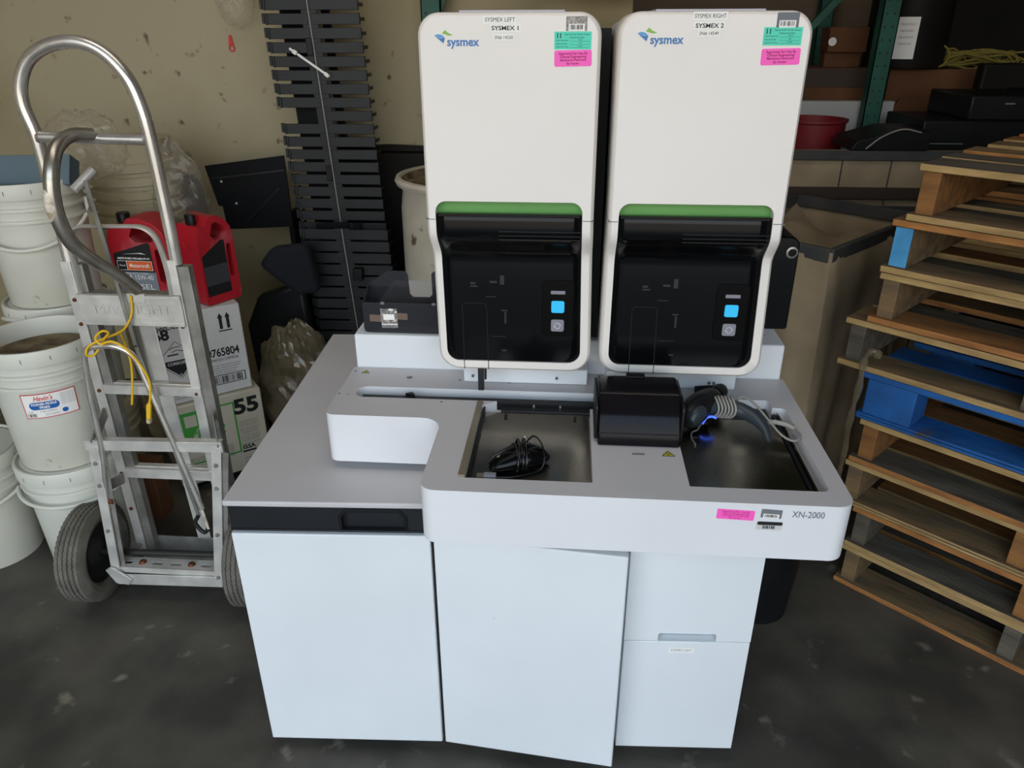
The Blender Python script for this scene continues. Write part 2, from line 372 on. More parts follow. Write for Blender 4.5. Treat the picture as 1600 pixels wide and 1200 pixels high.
c2 = empty('base_cabinet', (CX, CY, 0), A, 'white base cabinet under the tray deck with one door ajar and two drawers', 'cabinet')
c2['group'] = 'white machine base cabinets'
MB().box(0.402, 1.042, 0.03, 0.80, 0.035, 0.698).build('body', M['cool'], c2, bevel=0.003, world=False)
for x in (0.46, 0.98):
    for y in (0.10, 0.73): MB().lathe([(0.018, 0), (0.022, 0.004), (0.022, 0.03), (0.012, 0.036)], (x, y, 0), 20, cap=True).build('foot', M['dk'], c2, world=False)
dd = MB(); dd.M = Matrix.Translation((0.3975, 0.0, 0)) @ Matrix.Rotation(math.radians(-8.3), 4, 'Z')
dd.box(0.001, 0.379, 0.0, 0.018, 0.03, 0.607).build('door', M['cool'], c2, bevel=0.003, world=False, label='white door hanging ajar')
dr = MB().box(0.785, 1.0465, 0.0, 0.03, 0.350, 0.695).build('drawer', M['cool'], c2, bevel=0.0, world=False)
cc = MB(); cc.prism(rrect(0.855, 0.975, 0.340, 0.372, [0.0001, 0.0001, 0.008, 0.008], 5), -0.01, 0.021, lambda u, v, t: (u, t, v)); cc.bm.transform(wmat(c2)); cut(dr, [cc])
MB().box(0.785, 1.0465, 0.0, 0.03, 0.03, 0.3475).build('drawer', M['cool'], c2, bevel=0.002, world=False)
F = Matrix.Translation((0, -0.0002, 0)) @ frame((0.906, 0, 0.3245), (1, 0, 0), (0, 0, 1)); Fw = wmat(c2) @ F
lb = decal('paper_label', M['paper'], c2, Fw, -0.026, 0.026, -0.0065, 0.0065)
writing([('SYSMEX LEFT', 0, 0, 0.008, dict(width=0.044))], 'writing', M['inkg'], lb, Fw)
# hinge column seen in the gap beside the ajar door
MB().box(0.3935, 0.4015, 0.012, 0.03, 0.04, 0.60).build('hinge_strip', M['groove'], c2, world=False)

# ------------------------------------------------------------ sampler deck
D = empty('sampler_deck', (0.115, 1.25, 0.70), 0, 'wide grey-white sampler deck with two sunken steel trays and an arm reaching left', 'sampler')
ZT = 0.810; ZB = 0.703
ol = []
def arc(cx, cy, r, a0, a1, k=8): return [(cx+r*math.cos(math.radians(a0+(a1-a0)*i/k)), cy+r*math.sin(math.radians(a0+(a1-a0)*i/k))) for i in range(k+1)]
ol += arc(-0.458, 1.290, 0.020, 180, 270)                      # arm front left
ol += arc(-0.282, 1.228, 0.042, 90, 0)                         # reentrant corner
ol += arc(-0.212, 1.048, 0.028, 180, 270)
ol += arc(0.440, 1.050, 0.030, 270, 360)
ol += [(0.470, 1.500), (-0.478, 1.500)]
b = MB(); b.prism(ol, ZB, ZT); dk = b.build('deck_body', [M['top'], mat('neutral_white_enamel', '#e0e1e4', 0.42, col2='#dadbde', scale=3)], D)
cs = []
def pocket(poly, z): c = MB(); c.prism(poly, z, 0.9); cs.append(c)
pocket(rrect(-0.440, 0.060, 1.352, 1.402, [0.022, 0.0001, 0.0001, 0.022], 6), 0.782)
pocket([(-0.167, 1.062), (0.050, 1.062), (0.050, 1.3521), (-0.140, 1.3521), (-0.167, 1.330)], 0.790)
pocket([(-0.05, 1.33), (0.25, 1.33), (0.25, 1.402), (-0.05, 1.402)], 0.782)
pocket(rrect(0.2115, 0.440, 1.063, 1.362, [0.0001, 0.012, 0.012, 0.0001], 4), 0.780)
pocket(rrect(0.20, 0.415, 1.33, 1.395, [0.0001, 0.0001, 0.008, 0.0001], 4), 0.782)
cut(dk, cs)
for p in dk.data.polygons:       # upward faces carry overhead shade as a greyer colour, skirts and pocket walls white
    p.material_index = 0 if p.normal.z > 0.7 else 1
bv = dk.modifiers.new('bevel', 'BEVEL'); bv.width = 0.004; bv.segments = 3; bv.limit_method = 'ANGLE'; bv.angle_limit = math.radians(50)
MB().prism(rrect(-0.1655, 0.0485, 1.0635, 1.329, 0.003, 2), 0.7902, 0.7965).build('tray_plate', M['steel'], D, bevel=0.001, label='stainless tray plate at the left')
MB().prism([(0.213, 1.066), (0.412, 1.066), (0.412, 1.33), (0.213, 1.33)], 0.7805, 0.7975).build('tray_plate', M['steel'], D, bevel=0.001, label='polished stainless tray plate at the right')
MB().box(0.414, 0.421, 1.068, 1.355, 0.781, 0.800).build('rail', M['dk'], D, bevel=0.001)
MB().box(0.422, 0.4255, 1.068, 1.355, 0.781, 0.803).build('rail', M['steel'], D)
MB().box(-0.425, 0.20, 1.3535, 1.372, 0.783, 0.8065).build('rail', M['dk'], D, bevel=0.001)
MB().box(-0.130, 0.205, 1.331, 1.352, 0.783, 0.799).build('rail', M['strip'], D, bevel=0.001)
MB().box(0.214, 0.410, 1.334, 1.39, 0.783, 0.793).build('rail', M['dk'], D, bevel=0.001)
MB().box(-0.1795, -0.1672, 1.064, 1.345, 0.8102, 0.8135).build('guide_rail', M['gold'], D, bevel=0.0008, label='bronze guide rail beside the left tray')
MB().box(-0.1650, -0.1615, 1.066, 1.335, 0.7967, 0.807).build('rail', M['dk'], D)
b = MB()
for x in (-0.118, 0.020): b.box(x-0.003, x+0.003, 1.303, 1.317, 0.7966, 0.800)
b.build('latch', M['dk'], D, bevel=0.0008)
MB().box(-0.072, 0.005, 1.358, 1.364, 0.797, 0.806).box(-0.066, -0.062, 1.350, 1.358, 0.797, 0.804).box(-0.012, -0.008, 1.350, 1.358, 0.797, 0.804).build('lever', M['alumd'], D, bevel=0.0006)
MB().prism([(-0.335, 1.372), (-0.318, 1.366), (-0.310, 1.356), (-0.314, 1.372), (-0.322, 1.380)], 0.797, 0.812).build('lever', M['dk'], D, bevel=0.001, label='small black hook in the slot')
b = MB()
for x, y, r in ((-0.342, 1.452, .007), (-0.122, 1.445, .007), (-0.469, 1.476, .0028), (-0.473, 1.363, .0028), (-0.253, 1.340, .0028), (-0.455, 1.361, .002), (-0.23, 1.447, .003)):
    b.lathe([(0.0001, 0.0008), (r*.6, 0.0006), (r, -0.0002)], (x, y, ZT+0.0006), 20)
b.build('screw', M['inkg'], D)
Fd = frame((0, 0, ZT), (1, 0, 0), (0, 1, 0))
def warn(cx, cy, s, parent, F):
    t = MB(); t.M = F; t.prism([(cx-s, cy-s*.75), (cx+s, cy-s*.75), (cx, cy+s*.85)], 0, 0.0004); t = t.build('warning_label', M['yeltri'], parent, smooth=0)
    q = MB(); q.M = F
    P = [V(cx-s, cy-s*.75, .0005), V(cx+s, cy-s*.75, .0005), V(cx, cy+s*.85, .0005)]
    for i in range(3): q.bar(P[i], P[(i+1) % 3], s*.14, .0003)
    for k in range(3): q.lathe([(s*.16, 0), (s*.25, 0)], (cx+s*.22*math.cos(k*2.09+1.57), cy-s*.2+s*.22*math.sin(k*2.09+1.57), 0.0008), 12)
    q.build('symbol', M['ink'], t, smooth=0)
M['yeltri'] = mat('yellow_warning_print', '#c6c83a', 0.5)
warn(0.187, 1.166, 0.011, D, Fd); warn(-0.445, 1.4745, 0.009, D, Fd)
MB().prism(rrect(0.122, 0.145, 1.158, 1.163, 0.0024, 4), ZT, ZT+0.001).build('indicator', M['inkg'], D)
# tinted cover over the middle of the deck
prof = [(1.186, 0.8105), (1.188, 0.838), (1.232, 0.893), (1.240, 0.898), (1.300, 0.898), (1.322, 0.891), (1.322, 0.8105)]
b = MB(); b.prism(prof, 0.061, 0.2105, lambda u, v, t: (t, u, v)); cv = b.build('cover', M['smoke2'], D, bevel=0.004, bseg=3, label='dark tinted hood between the trays')
MB().box(0.063, 0.209, 1.1855, 1.1868, 0.836, 0.8375).build('edge', M['strip'], cv)
MB().box(0.115, 0.150, 1.295, 1.312, 0.898, 0.901).build('catch', M['dk'], cv, bevel=0.001)
for x in (0.055, 0.2105): MB().prism(rrect(1.20, 1.325, 0.812, 0.888, 0.012, 5), x, x+0.005, lambda u, v, t: (t, u, v)).build('cheek', M['dk'], cv, bevel=0.001)
# stickers and model name on the deck front
Fq = frame((0, 1.0196, 0), (1, 0, 0), (0, 0, 1))
pk = decal('pink_label', M['pink'], D, Fq @ Matrix.Translation((0.2810, 0.7875, 0)) @ Matrix.Rotation(-0.03, 4, 'Z'), -0.030, 0.030, -0.0095, 0.0095, 0.002)
PINK = [('Approved For Use By', 0, .0058, .0050, dict(width=.045)), ('Clinical Engineering', 0, .0019, .0050, dict(width=.041)), ('Maintenance Performed', 0, -.002, .0042, dict(width=.040)), ('By Vendor', 0, -.0062, .0042, dict(width=.020))]
writing(PINK, 'writing', M['pinkink'], pk, Fq @ Matrix.Translation((0.2810, 0.7875, 0)) @ Matrix.Rotation(-0.03, 4, 'Z'))
def asset(parent, F, w, h, dark='inkg', seed=3):
    a = decal('asset_label', M[dark], parent, F, -w/2, w/2, -h/2, h/2, 0.0015)
    decal('barcode_field', M['paper'], a, F, -w*.38, w*.38, -h*.5, -h*.02, lift=0.0004, t=0.0002)
    q = MB(); q.M = F; barcode(q, -w*.32, w*.32, -h*.40, -h*.08, 0.0007, 14, seed); q.build('barcode', M['ink'], a, smooth=0)
    return a
asset(D, Fq @ Matrix.Translation((0.3375, 0.792, 0)) @ Matrix.Rotation(-0.04, 4, 'Z'), 0.033, 0.0165)
a2 = decal('asset_label', M['card'], D, Fq @ Matrix.Translation((0.337, 0.7685, 0)), -0.0205, 0.0205, -0.008, 0.008, 0.003)
F2 = Fq @ Matrix.Translation((0.337, 0.7685, 0))
decal('header', M['ink'], a2, F2, -0.0195, 0.0205, 0.0015, 0.008, 0.002, lift=0.0004, t=0.0002)
q = MB(); q.M = F2; barcode(q, -0.011, 0.010, -0.0055, 0.0005, 0.0005, 12, 8); q.build('barcode', M['ink'], a2, smooth=0)
writing([('XN-2000', 0.3955, 0.7925, 0.0175, dict(width=0.051))], 'model_lettering', M['inkg'], D, Fq)

# ------------------------------------------------------------ rear ledge unit behind the deck
L = empty('rear_pedestal', (0, 1.75, 0.70), 0, 'white stepped pedestal behind the deck carrying the two tall modules', 'pedestal')
MB().box(-0.473, 0.464, 1.502, 1.90, 0.702, 0.888).build('body', M['cool'], L, bevel=0.004)
b = MB()
for x0, x1 in ((-0.22, 0.045), (0.085, 0.355)): b.box(x0, x1, 1.44, 1.501, 0.8105, 0.845)
b.build('mounting_bracket', M['cool'], L, bevel=0.002)
for x in (-0.20, -0.02, 0.30, 0.31): MB().lathe([(0.0001, 0), (0.003, 0.0), (0.003, 0.003)], (x, 1.438, 0.826), 12, R=Matrix.Rotation(PI/2, 3, 'X')).build('screw', M['inkg'], L)
MB().box(0.0435, 0.0640, 1.52, 1.86, 0.889, 1.50).build('gap_shade_filler', M['groove'], L)  # dark filler added, stands for the shade between the modules
# smoked reagent holder at the left end of the ledge
R_ = empty('smoked_holder', (-0.36, 1.66, 0.89), 0, 'open smoked plastic holder on the white ledge left of the modules', 'holder')
def plate(poly, y0, y1, nm, m='smoke', fn=None, par=R_): return MB().prism(poly, y0, y1, fn or (lambda u, v, t: (u, t, v))).build(nm, M[m], par, bevel=0.001)
plate(rrect(-0.452, -0.262, 0.889, 0.9585, [0.010, 0.001, 0.001, 0.003], 4), 1.515, 1.519, 'front_panel')
bp = [(-0.448, 0.889), (-0.262, 0.889), (-0.262, 1.013), (-0.300, 1.013)] + [(-0.306, 1.008), (-0.306, 0.960), (-0.312, 0.953), (-0.350, 0.953), (-0.357, 0.960), (-0.360, 1.006), (-0.366, 1.013), (-0.405, 1.013), (-0.448, 0.985)]
plate(bp, 1.575, 1.579, 'back_panel')
plate([(1.519, 0.889), (1.575, 0.889), (1.575, 0.984), (1.519, 0.957)], -0.452, -0.448, 'side_panel', fn=lambda u, v, t: (t, u, v))
MB().box(-0.447, -0.263, 1.5195, 1.5745, 0.889, 0.893).build('base', M['smoke'], R_)
b = MB()
for x in (-0.405, -0.292): b.box(x-0.004, x+0.004, 1.510, 1.515, 0.957, 0.962)
b.build('clip', M['inkg'], R_)
for x0, x1, z0, z1, a in ((-0.437, -0.408, 0.915, 0.931, -0.04), (-0.376, -0.352, 0.921, 0.936, 0.0)):
    Fm = frame(((x0+x1)/2, 1.5148, (z0+z1)/2), (1, 0, -0.04), (0.04, 0, 1))
    decal('tape', M['tapeb'] if 'tapeb' in M else M.setdefault('tapeb', mat('brown_packing_tape', '#6f5c50', 0.25)), R_, Fm, -(x1-x0)/2, (x1-x0)/2, -(z1-z0)/2, (z1-z0)/2)
BG = empty('zip_bag', (-0.393, 1.5125, 0.90), 0, 'small crinkled clear bag with a white slip, taped to the smoked holder', 'bag')
Fm = frame((-0.393, 1.5135, 0.924), (1, 0, 0.03), (0.04, 0, 1))
b = MB(); b.M = Fm; rg = random.Random(4)
N = 9; gr = [[(-.0185+.037*i/N, -.0225+.045*j/N, rg.uniform(0, .0016)) for i in range(N+1)] for j in range(N+1)]
for j in range(N):
    for i in range(N): b.face([gr[j][i], gr[j][i+1], gr[j+1][i+1], gr[j+1][i]])
b.build('film', mat('shiny_clear_polythene', '#d6d3cf', 0.08, alpha=0.45, metal=0.5), BG, smooth=0, recalc=False)
decal('slip', M['paper'], BG, Fm @ Matrix.Translation((0, 0, .0018)), -0.0125, 0.0125, -0.003, 0.010)
decal('zip_seal', M['paper'], BG, Fm @ Matrix.Translation((0, 0, .0018)), -0.0175, 0.0175, -0.0145, -0.0125)
# black tower at the right end of the ledge
T = empty('black_power_unit', (0.44, 1.68, 0.89), 0, 'slim black upright unit with a round port, right of the tall modules', 'power unit')
b = MB(); b.prism(rrect(0.400, 0.490, 0.888, 1.098, [0.004, 0.006, 0.022, 0.022], 6), 1.60, 1.86, lambda u, v, t: (u, t, v)); b.build('housing', M['blk'], T, bevel=0.003)
MB().lathe([(0.0085, 0), (0.0125, 0.0), (0.0125, 0.003), (0.0085, 0.004), (0.0085, 0)], (0.474, 1.599, 1.065), 24, R=Matrix.Rotation(PI/2, 4, 'X').to_3x3()).build('port_ring', M['alumd'], T)
MB().lathe([(0.0001, 0), (0.004, 0), (0.004, 0.002), (0.0001, 0.002)], (0.436, 1.599, 0.905), 16, R=Matrix.Rotation(PI/2, 4, 'X').to_3x3()).build('power_light', mat('pale_green_lens', '#8fa070', 0.4), T)

# ------------------------------------------------------------ the two tall modules
def yoff(z):   # the front steps back below the seam
    if z > 1.165: return 0.0
    if z < 1.105: return 0.040
    t = (1.165-z)/0.06; return 0.040*(t*t*(3-2*t))
def module(cx, hw, label, num, sn, rightside, bc_dark):
    m = empty('analyzer_module', (cx, 1.6, 0.89), 0, label, 'analyzer', 'pair of tall white analyzer modules')
    Y0 = 1.330; z0, z1 = 0.8710, 1.524
    xa_, xb_ = (0.0030, 0.0060) if rightside else (0.0055, 0.0015)
    def X(x, z): t = max(0, (1.187-z)/0.30); return x+t*(xa_+xb_*(x-cx)/hw)
    K, MM = 8, 26
    ZL = [0.921+0.0105*i for i in range(27)][:25]+[1.198]
    def zrr(x0, x1, za, zb, r):      # rounded outline whose long sides share the heights ZL
        P = []; cs = [((x0+r[0], za+r[0]), PI, r[0]), ((x1-r[1], za+r[1]), 1.5*PI, r[1]), ((x1-r[2], zb-r[2]), 0, r[2]), ((x0+r[3], zb-r[3]), .5*PI, r[3])]
        arcs = [[(c[0]+q*math.cos(a+.5*PI*i/K), c[1]+q*math.sin(a+.5*PI*i/K)) for i in range(K+1)] for c, a, q in cs]
        P += arcs[0]+arcs[1]+[(x1, z) for z in ZL]+arcs[2]+arcs[3]+[(x0, z) for z in reversed(ZL)]
        return P
    def outline(ins): return zrr(cx-hw+ins, cx+hw-ins, z0+ins, z1-ins, [0.040-ins*.6, 0.040-ins*.6, 0.036-ins*.6, 0.036-ins*.6])
    wx0, wx1 = cx-hw+0.0145, cx+hw-0.0145
    wl0, wl1 = cx-hw+0.0135, cx+hw-0.0205
    win = zrr(wx0+.003, wx1-.006, 0.8915, 1.2205, [0.024, 0.026, 0.020, 0.020])
    bm = MB()
    rings = [(outline(0.004), 1.50, 0), (outline(0), 1.49, 0), (outline(0), Y0+0.012, 1), (outline(0.002), Y0+0.004, 1), (outline(0.006), Y0, 1), (win, Y0, 1), (win, Y0+0.024, 1)]
    VR = [[bm.bm.verts.new((X(x, z), y+(yoff(z) if f else 0), z)) for x, z in o] for o, y, f in rings]
    n = len(win)
    for A_, B_ in zip(VR, VR[1:]):
        for i in range(n): bm.bm.faces.new((A_[i], A_[(i+1) % n], B_[(i+1) % n], B_[i]))
    bm.build('front_cover', M['white'], m, smooth=40)
    # body behind the cover
    b = MB(); b.prism(rrect(cx-hw+0.004, cx+hw-0.004, 0.8885, z1-0.008, [0.01, 0.01, 0.034, 0.034], 6), 1.47, 1.86, lambda u, v, t: (u, t, v)); b.build('body', M['side'], m, bevel=0.003)
    MB().box(cx-hw+0.02, cx+hw-0.02, 1.42, 1.47, 0.895, 1.50).build('inner_frame', M['dk'], m)
    MB().box(cx-0.09, cx+0.09, 1.40, 1.55, z1+0.0002, z1+0.004).build('top_lid', M['side'], m, bevel=0.001)
    # green recess and black window
    b = MB(); b.prism(rrect(wx0+.003, wx1-.006, 1.17, 1.2205, [.0001, .0001, .020, .020], 6), Y0+0.020, Y0+0.026, lambda u, v, t: (u, t, v)); b.build('green_panel', M['green'], m)
    bm = MB(); zs = [0.8925+0.0012*i for i in range(14)]+[0.912+0.008*i for i in range(36)]; zs = [z for z in zs if z <= 1.1925]+[1.194, 1.196]
    def half(z):    # window span at height z
        xs = []
        for i in range(n):
            (xa, za), (xb, zb) = win[i], win[(i+1) % n]
            if (za-z)*(zb-z) <= 0 and za != zb: xs.append(xa+(xb-xa)*(z-za)/(zb-za))
        return (min(xs), max(xs)) if xs else (cx, cx)
    rows = []
    for z in zs:
        a, c = half(z); a += .0006; c -= .0006
        y = Y0+yoff(z)+0.0045+(0.004*(max(0, z-1.188)/0.008)**2)
        rows.append([bm.bm.verts.new((X(a+(c-a)*k/12, z), y, z)) for k in range(13)])
    for A_, B_ in zip(rows, rows[1:]):
        for k in range(12): bm.bm.faces.new((A_[k], A_[k+1], B_[k+1], B_[k]))
    wn = bm.build('window', M['blk'], m, smooth=40, label='glossy black viewing window'); sol = wn.modifiers.new('s', 'SOLIDIFY'); sol.thickness = 0.004; sol.offset = 0
    MB().box(wx0+0.006, wx1-0.009, Y0+0.003, Y0+0.016, 1.192, 1.1975).build('lip', M['blk'], wn, bevel=0.001)
    # vent ribs behind the tint, shown as darker bands on the black
    for i in range(3): MB().box(cx-0.02, wx1-0.008, Y0+0.001+yoff(1.168-.008*i), Y0+0.003+yoff(1.168-.008*i), 1.166-0.008*i, 1.1675-0.008*i).build('vent_rib', M['groove'], wn)
    # mechanism seen dimly through the window: printed frame, small pale pieces just proud of the glass back
    mechs = ((-0.075, 1.055, .010, .004), (-0.073, 1.049, .014, .003), (-0.018, 1.062, .008, .018), (-0.035, 1.058, .014, .004), (-0.040, 1.028, .020, .0015), (-0.012, 0.985, .004, .024), (-0.014, 1.000, .012, .003), (-0.026, 0.945, .030, .001), (-0.015, 0.915, .009, .004))
    for x, z, w_, h_ in mechs: MB().box(cx+x-w_/2, cx+x+w_/2, Y0+yoff(z)+0.0018, Y0+yoff(z)+0.003, z-h_/2, z+h_/2).build('mechanism_glimpse', M['mech'], wn)
    # seam line across the cover sides
    b = MB()
    b.box(cx-hw-0.0004, wx0+.002, Y0-0.0004, Y0+0.10, 1.1872, 1.1886).box(wx1-.005, cx+hw+0.0004, Y0-0.0004, Y0+0.10, 1.1872, 1.1886); b.build('seam', M['inkg'], m)
    # little tube door outline
    b = MB(); yd = Y0+0.040
    pts = fillet([(cx-0.096, yd-.0001, 0.8735), (cx-0.096, yd-.0001, 0.893), (cx-0.096, yd+.0022, 0.895), (cx-0.097, yd+.0022, 1.014), (cx-0.049, yd+.0022, 1.014), (cx-0.047, yd+.0022, 0.895), (cx-0.047, yd-.0001, 0.893), (cx-0.047, yd-.0001, 0.8735)], 0.008)
    b.tube(pts, 0.0008, 6); b.build('tube_door', M['groove'], m)
    # control panel
    px = cx+0.091
    b = MB(); b.prism(rrect(px-0.031, px+0.031, 0.949, 1.064, 0.010, 6), yd+0.0008, yd+0.0038, lambda u, v, t: (u, t, v)); cp = b.build('control_panel', M['dk2'], m, bevel=0.001)
    def pad(x0, x1, za, zb, r, mm, nm, t=0.0010):
        b = MB(); b.prism(rrect(x0, x1, za, zb, r, 5), yd-t, yd+0.0012, lambda u, v, q: (u, q, v)); return b.build(nm, M[mm], cp, bevel=0.0006)
    pad(px-0.0145, px+0.0135, 1.0365, 1.0435, .0012, 'btn', 'status_light')
    pad(px-0.0130, px+0.0125, 0.9985, 1.0230, .004, 'blue_led', 'lit_button')
    pad(px-0.0130, px+0.0125, 0.9595, 0.9845, .004, 'btn', 'cycle_button', 0.0006)
    b = MB(); q = (px-0.0003, 0.972)
    for a0 in (20, 200):
        P = [(q[0]+.0057*math.cos(math.radians(a0+140*i/10)), yd-0.0015, q[1]+.0057*math.sin(math.radians(a0+140*i/10))) for i in range(11)]
        b.tube(P, 0.00065, 6)
        e = Vector(P[0]); dvec = (Vector(P[0])-Vector(P[1])).normalized(); nn = V(dvec.z, 0, -dvec.x)
        b.prism([(e+dvec*.0026), (e+nn*.0016), (e-nn*.0016)] if False else [((e+dvec*.0026).x, (e+dvec*.0026).z), ((e+nn*.0018).x, (e+nn*.0018).z), ((e-nn*.0018).x, (e-nn*.0018).z)], yd-0.0019, yd-0.0013, lambda u, v, t: (u, t, v))
    b.build('cycle_icon', M['pale'], cp)
    # paper labels at the top
    Ff = frame((cx, Y0-0.0003, 0), (1, 0, 0), (0, 0, 1))
    side = 'RIGHT' if rightside else 'LEFT'
    dx = 0.0
    for (sx, sz, w_, h_, s, tw, ht, bold) in ((-0.0105 if rightside else -0.0135, 1.5165 if rightside else 1.5125, .055, .0125, 'SYSMEX '+side, .049, .0088, 0), (-0.0105 if rightside else -0.0045, 1.5025 if rightside else 1.5000, .050, .0115, 'SYSMEX '+num, .044, .0088, .0002), (-0.0105 if rightside else -0.0075, 1.4915 if rightside else 1.4865, .035, .0098, 'SN# '+sn, .030, .0072, 0)):
        G = Ff @ Matrix.Translation((sx, sz, 0))
        lb = decal('paper_label', M['paper'], m, G, -w_/2, w_/2, -h_/2, h_/2)
        writing([(s, 0, 0, ht, dict(width=tw, bold=bold))], 'writing', M['ink'], lb, G)
    k = 0.0025 if rightside else 0.0
    ax, az = (cx+0.1090-cx if not rightside else 0.1085), (1.5065 if not rightside else 1.5105)
    asset(m, Ff @ Matrix.Translation((0.1105 if not rightside else 0.110, az, 0)), 0.034, 0.0215, bc_dark, 5 if rightside else 6)
    G = Ff @ Matrix.Translation((0.1050, 1.4818 if not rightside else 1.4872, 0))
    tl = decal('teal_label', M['teal'], m, G, -0.0300, 0.0300, -0.0132, 0.0132)
    TL = [('11', -0.0225, 0.0068, 0.0100, dict(bold=.0003)), ('Approved For Use By Clinical', 0.0065, 0.0090, 0.0036, dict(width=.040)), ('Engineering Dept', 0.0065, 0.0046, 0.0036, dict(width=.024)),
          ('Date Inspected', -0.0175, 0.0004, 0.0033, dict(width=.020)), ('Inspected By', -0.0185, -0.0046, 0.0033, dict(width=.018)), ('Inspection Due', -0.0172, -0.0092, 0.0033, dict(width=.0205)),
          ('1-2023', 0.0115, 0.0010, 0.0030, {}), ('ZM', 0.0115, -0.0038, 0.0030, {}), ('1-2024', 0.0115, -0.0083, 0.0030, {})]
    wr = writing(TL, 'writing', M['ink'], tl, G)
    b = MB(); b.M = G
    for z in (-0.0012, -0.0060, -0.0105): b.box(-0.005, 0.0275, z, z+0.0003, 0.0004, 0.0006)
    b.build('rule', M['ink'], tl, smooth=0)
    G = Ff @ Matrix.Translation((0.1060, 1.4553 if not rightside else 1.4575, 0)) @ Matrix.Rotation(0.02, 4, 'Z')
    pk = decal('pink_label', M['pink'], m, G, -0.0305, 0.0305, -0.0122, 0.0122, 0.003)
    writing([(s, x, y*1.25, z*1.08, dict(width=o['width']*1.05, bold=.00012)) for s, x, y, z, o in PINK], 'writing', M['pinkink'], pk, G)
    # maker's mark
    G = Ff @ Matrix.Translation((-0.1075 if not rightside else -0.1090, 1.4850 if not rightside else 1.4875, 0))
    lg = MB(); lg.M = G; lg.prism([(-0.0145, .005), (-.008, .0068), (-.0015, .0055), (.002, .002), (-.006, .0012)], 0, .0004); lg.mi = 1
    lg.prism([(-.0070, .0004), (-.0010, -.0008), (.0020, .0015), (-.001, .0010)], 0, .0004)
    lg.mi = 1; lg.prism([(-.0135, .0040), (-.0050, .0005), (.0025, .0018), (.003, .0003), (.0005, -.0070)], 0.0001, .0006); lg.mi = 2
    lg.prism([(-.0015, .0078), (.0035, .0128), (.0090, .0085), (.0165, .0055), (.0100, .0045), (.0040, .0062)], 0.0002, .0007)
    lo = lg.build('maker_mark', [M['logol'], M['logob'], M['logog']], m, smooth=0)
    writing([('sysmex', 0.0325, -0.0052, 0.0185, dict(width=.053, bold=.0004))], 'wordmark', M['logob'], lo, G)
    return m
M['mech'] = mat('dim_mechanism_behind_tint', '#24262b', 0.3)
M['dk2'] = mat('near_black_key_panel', '#060607', 0.3, spec=0.12)
module(-0.111, 0.1515, 'left one of the two tall white analyzer modules, numbered 1', '1', '14550', False, 'silver')
module(0.2205, 0.1535, 'right one of the two tall white analyzer modules, numbered 2', '2', '14549', True, 'inkg')
P_ = empty('tube_gripper', (-0.168, 1.40, 0.82), 0, 'small black gripper hanging below the left analyzer module', 'gripper')
MB().box(-0.181, -0.169, 1.375, 1.385, 0.822, 0.8885).build('arm', M['strip'], P_, bevel=0.001)
MB().box(-0.168, -0.164, 1.378, 1.388, 0.845, 0.885).box(-0.172, -0.160, 1.39, 1.42, 0.876, 0.892).build('clamp', M['dk'], P_, bevel=0.001)

# ------------------------------------------------------------ mouse wrapped in its cord, in the left tray
mo = empty('computer_mouse', (-0.078, 1.125, 0.797), 0, 'black computer mouse with its cord wound round it, in the left tray', 'computer mouse')
mo.rotation_euler = (0, 0, math.radians(22))
pr = [(0.0001, .004), (.010, .012), (.0165, .016), (.0195, .0185), (.021, .020), (.0215, .0205), (.021, .020), (.019, .018), (.015, .014), (.009, .009), (.0001, .003)]
b = MB(); xs = [-0.054, -0.051, -0.043, -0.032, -0.018, -0.002, 0.014, 0.029, 0.041, 0.050, 0.054]
wd = [.004, .014, .020, .023, .025, .0265, .028, .027, .022, .013, .003]; ht = [.003, .009, .012, .0145, .017, .0195, .0205, .0185, .0140, .009, .003]
b.tube([(x, 0, h+.0012) for x, h in zip(xs, ht)], [(h, w_) for w_, h in zip(wd, ht)], 24, up=(0, 0, 1)); b.build('shell', M['blk'], mo, world=False)
for s in (-1, 1):
    MB().tube(cr([(-0.052, s*.009, .012), (-0.040, s*.010, .0235), (-0.022, s*.011, .0310), (-0.006, s*.011, .0365)], 5), [(0.0015, .0075)]*16, 8).build('button', M['dk'], mo, world=False)
MB().lathe([(0.0001, -.0025), (.006, -.0025), (.007, 0), (.006, .0025), (.0001, .0025)], (-0.036, 0, 0.023), 18, R=Matrix.Rotation(PI/2, 3, 'X')).build('scroll_wheel', M['rubber'], mo, world=False)
b = MB(); P = []; rg = random.Random(2)
for i in range(7*16):
    a = 2*PI*i/16; k = i/16; x = -0.012+0.0045*math.sin(k*1.9)+k*0.0035
    P.append((x+0.006*math.sin(a+1), math.cos(a)*(.0305+.001*math.sin(k*3)), 0.0205+math.sin(a)*(.0215+0.002*math.sin(k*2.3))+(.012*max(0, math.sin(a))**3 if int(k) % 3 == 1 else 0)))
P += [(0.02, .030, .024), (.032, .020, .046), (.040, 0, .043), (.040, -.02, .024), (.030, -.030, .006), (.0, -.034, .003), (-.03, -.033, .003), (-.052, -.027, .004)]
b.tube(cr(P, 2), 0.0017, 8); b.build('cord', M['cordb'], mo, world=False)
b = MB(); b.M = Matrix.Translation((-0.062, -.023, .006)) @ Matrix.Rotation(math.radians(158), 4, 'Z')
b.box(-0.012, 0.010, -0.0065, 0.0065, -0.0045, 0.0045); b.build('plug', M['btn'], mo, world=False, bevel=0.0015)
b = MB(); b.M = Matrix.Translation((-0.062, -.023, .006)) @ Matrix.Rotation(math.radians(158), 4, 'Z'); b.box(0.010, 0.022, -0.0055, 0.0055, -0.0022, 0.0022); b.build('plug_contact', M['gold'], mo, world=False)
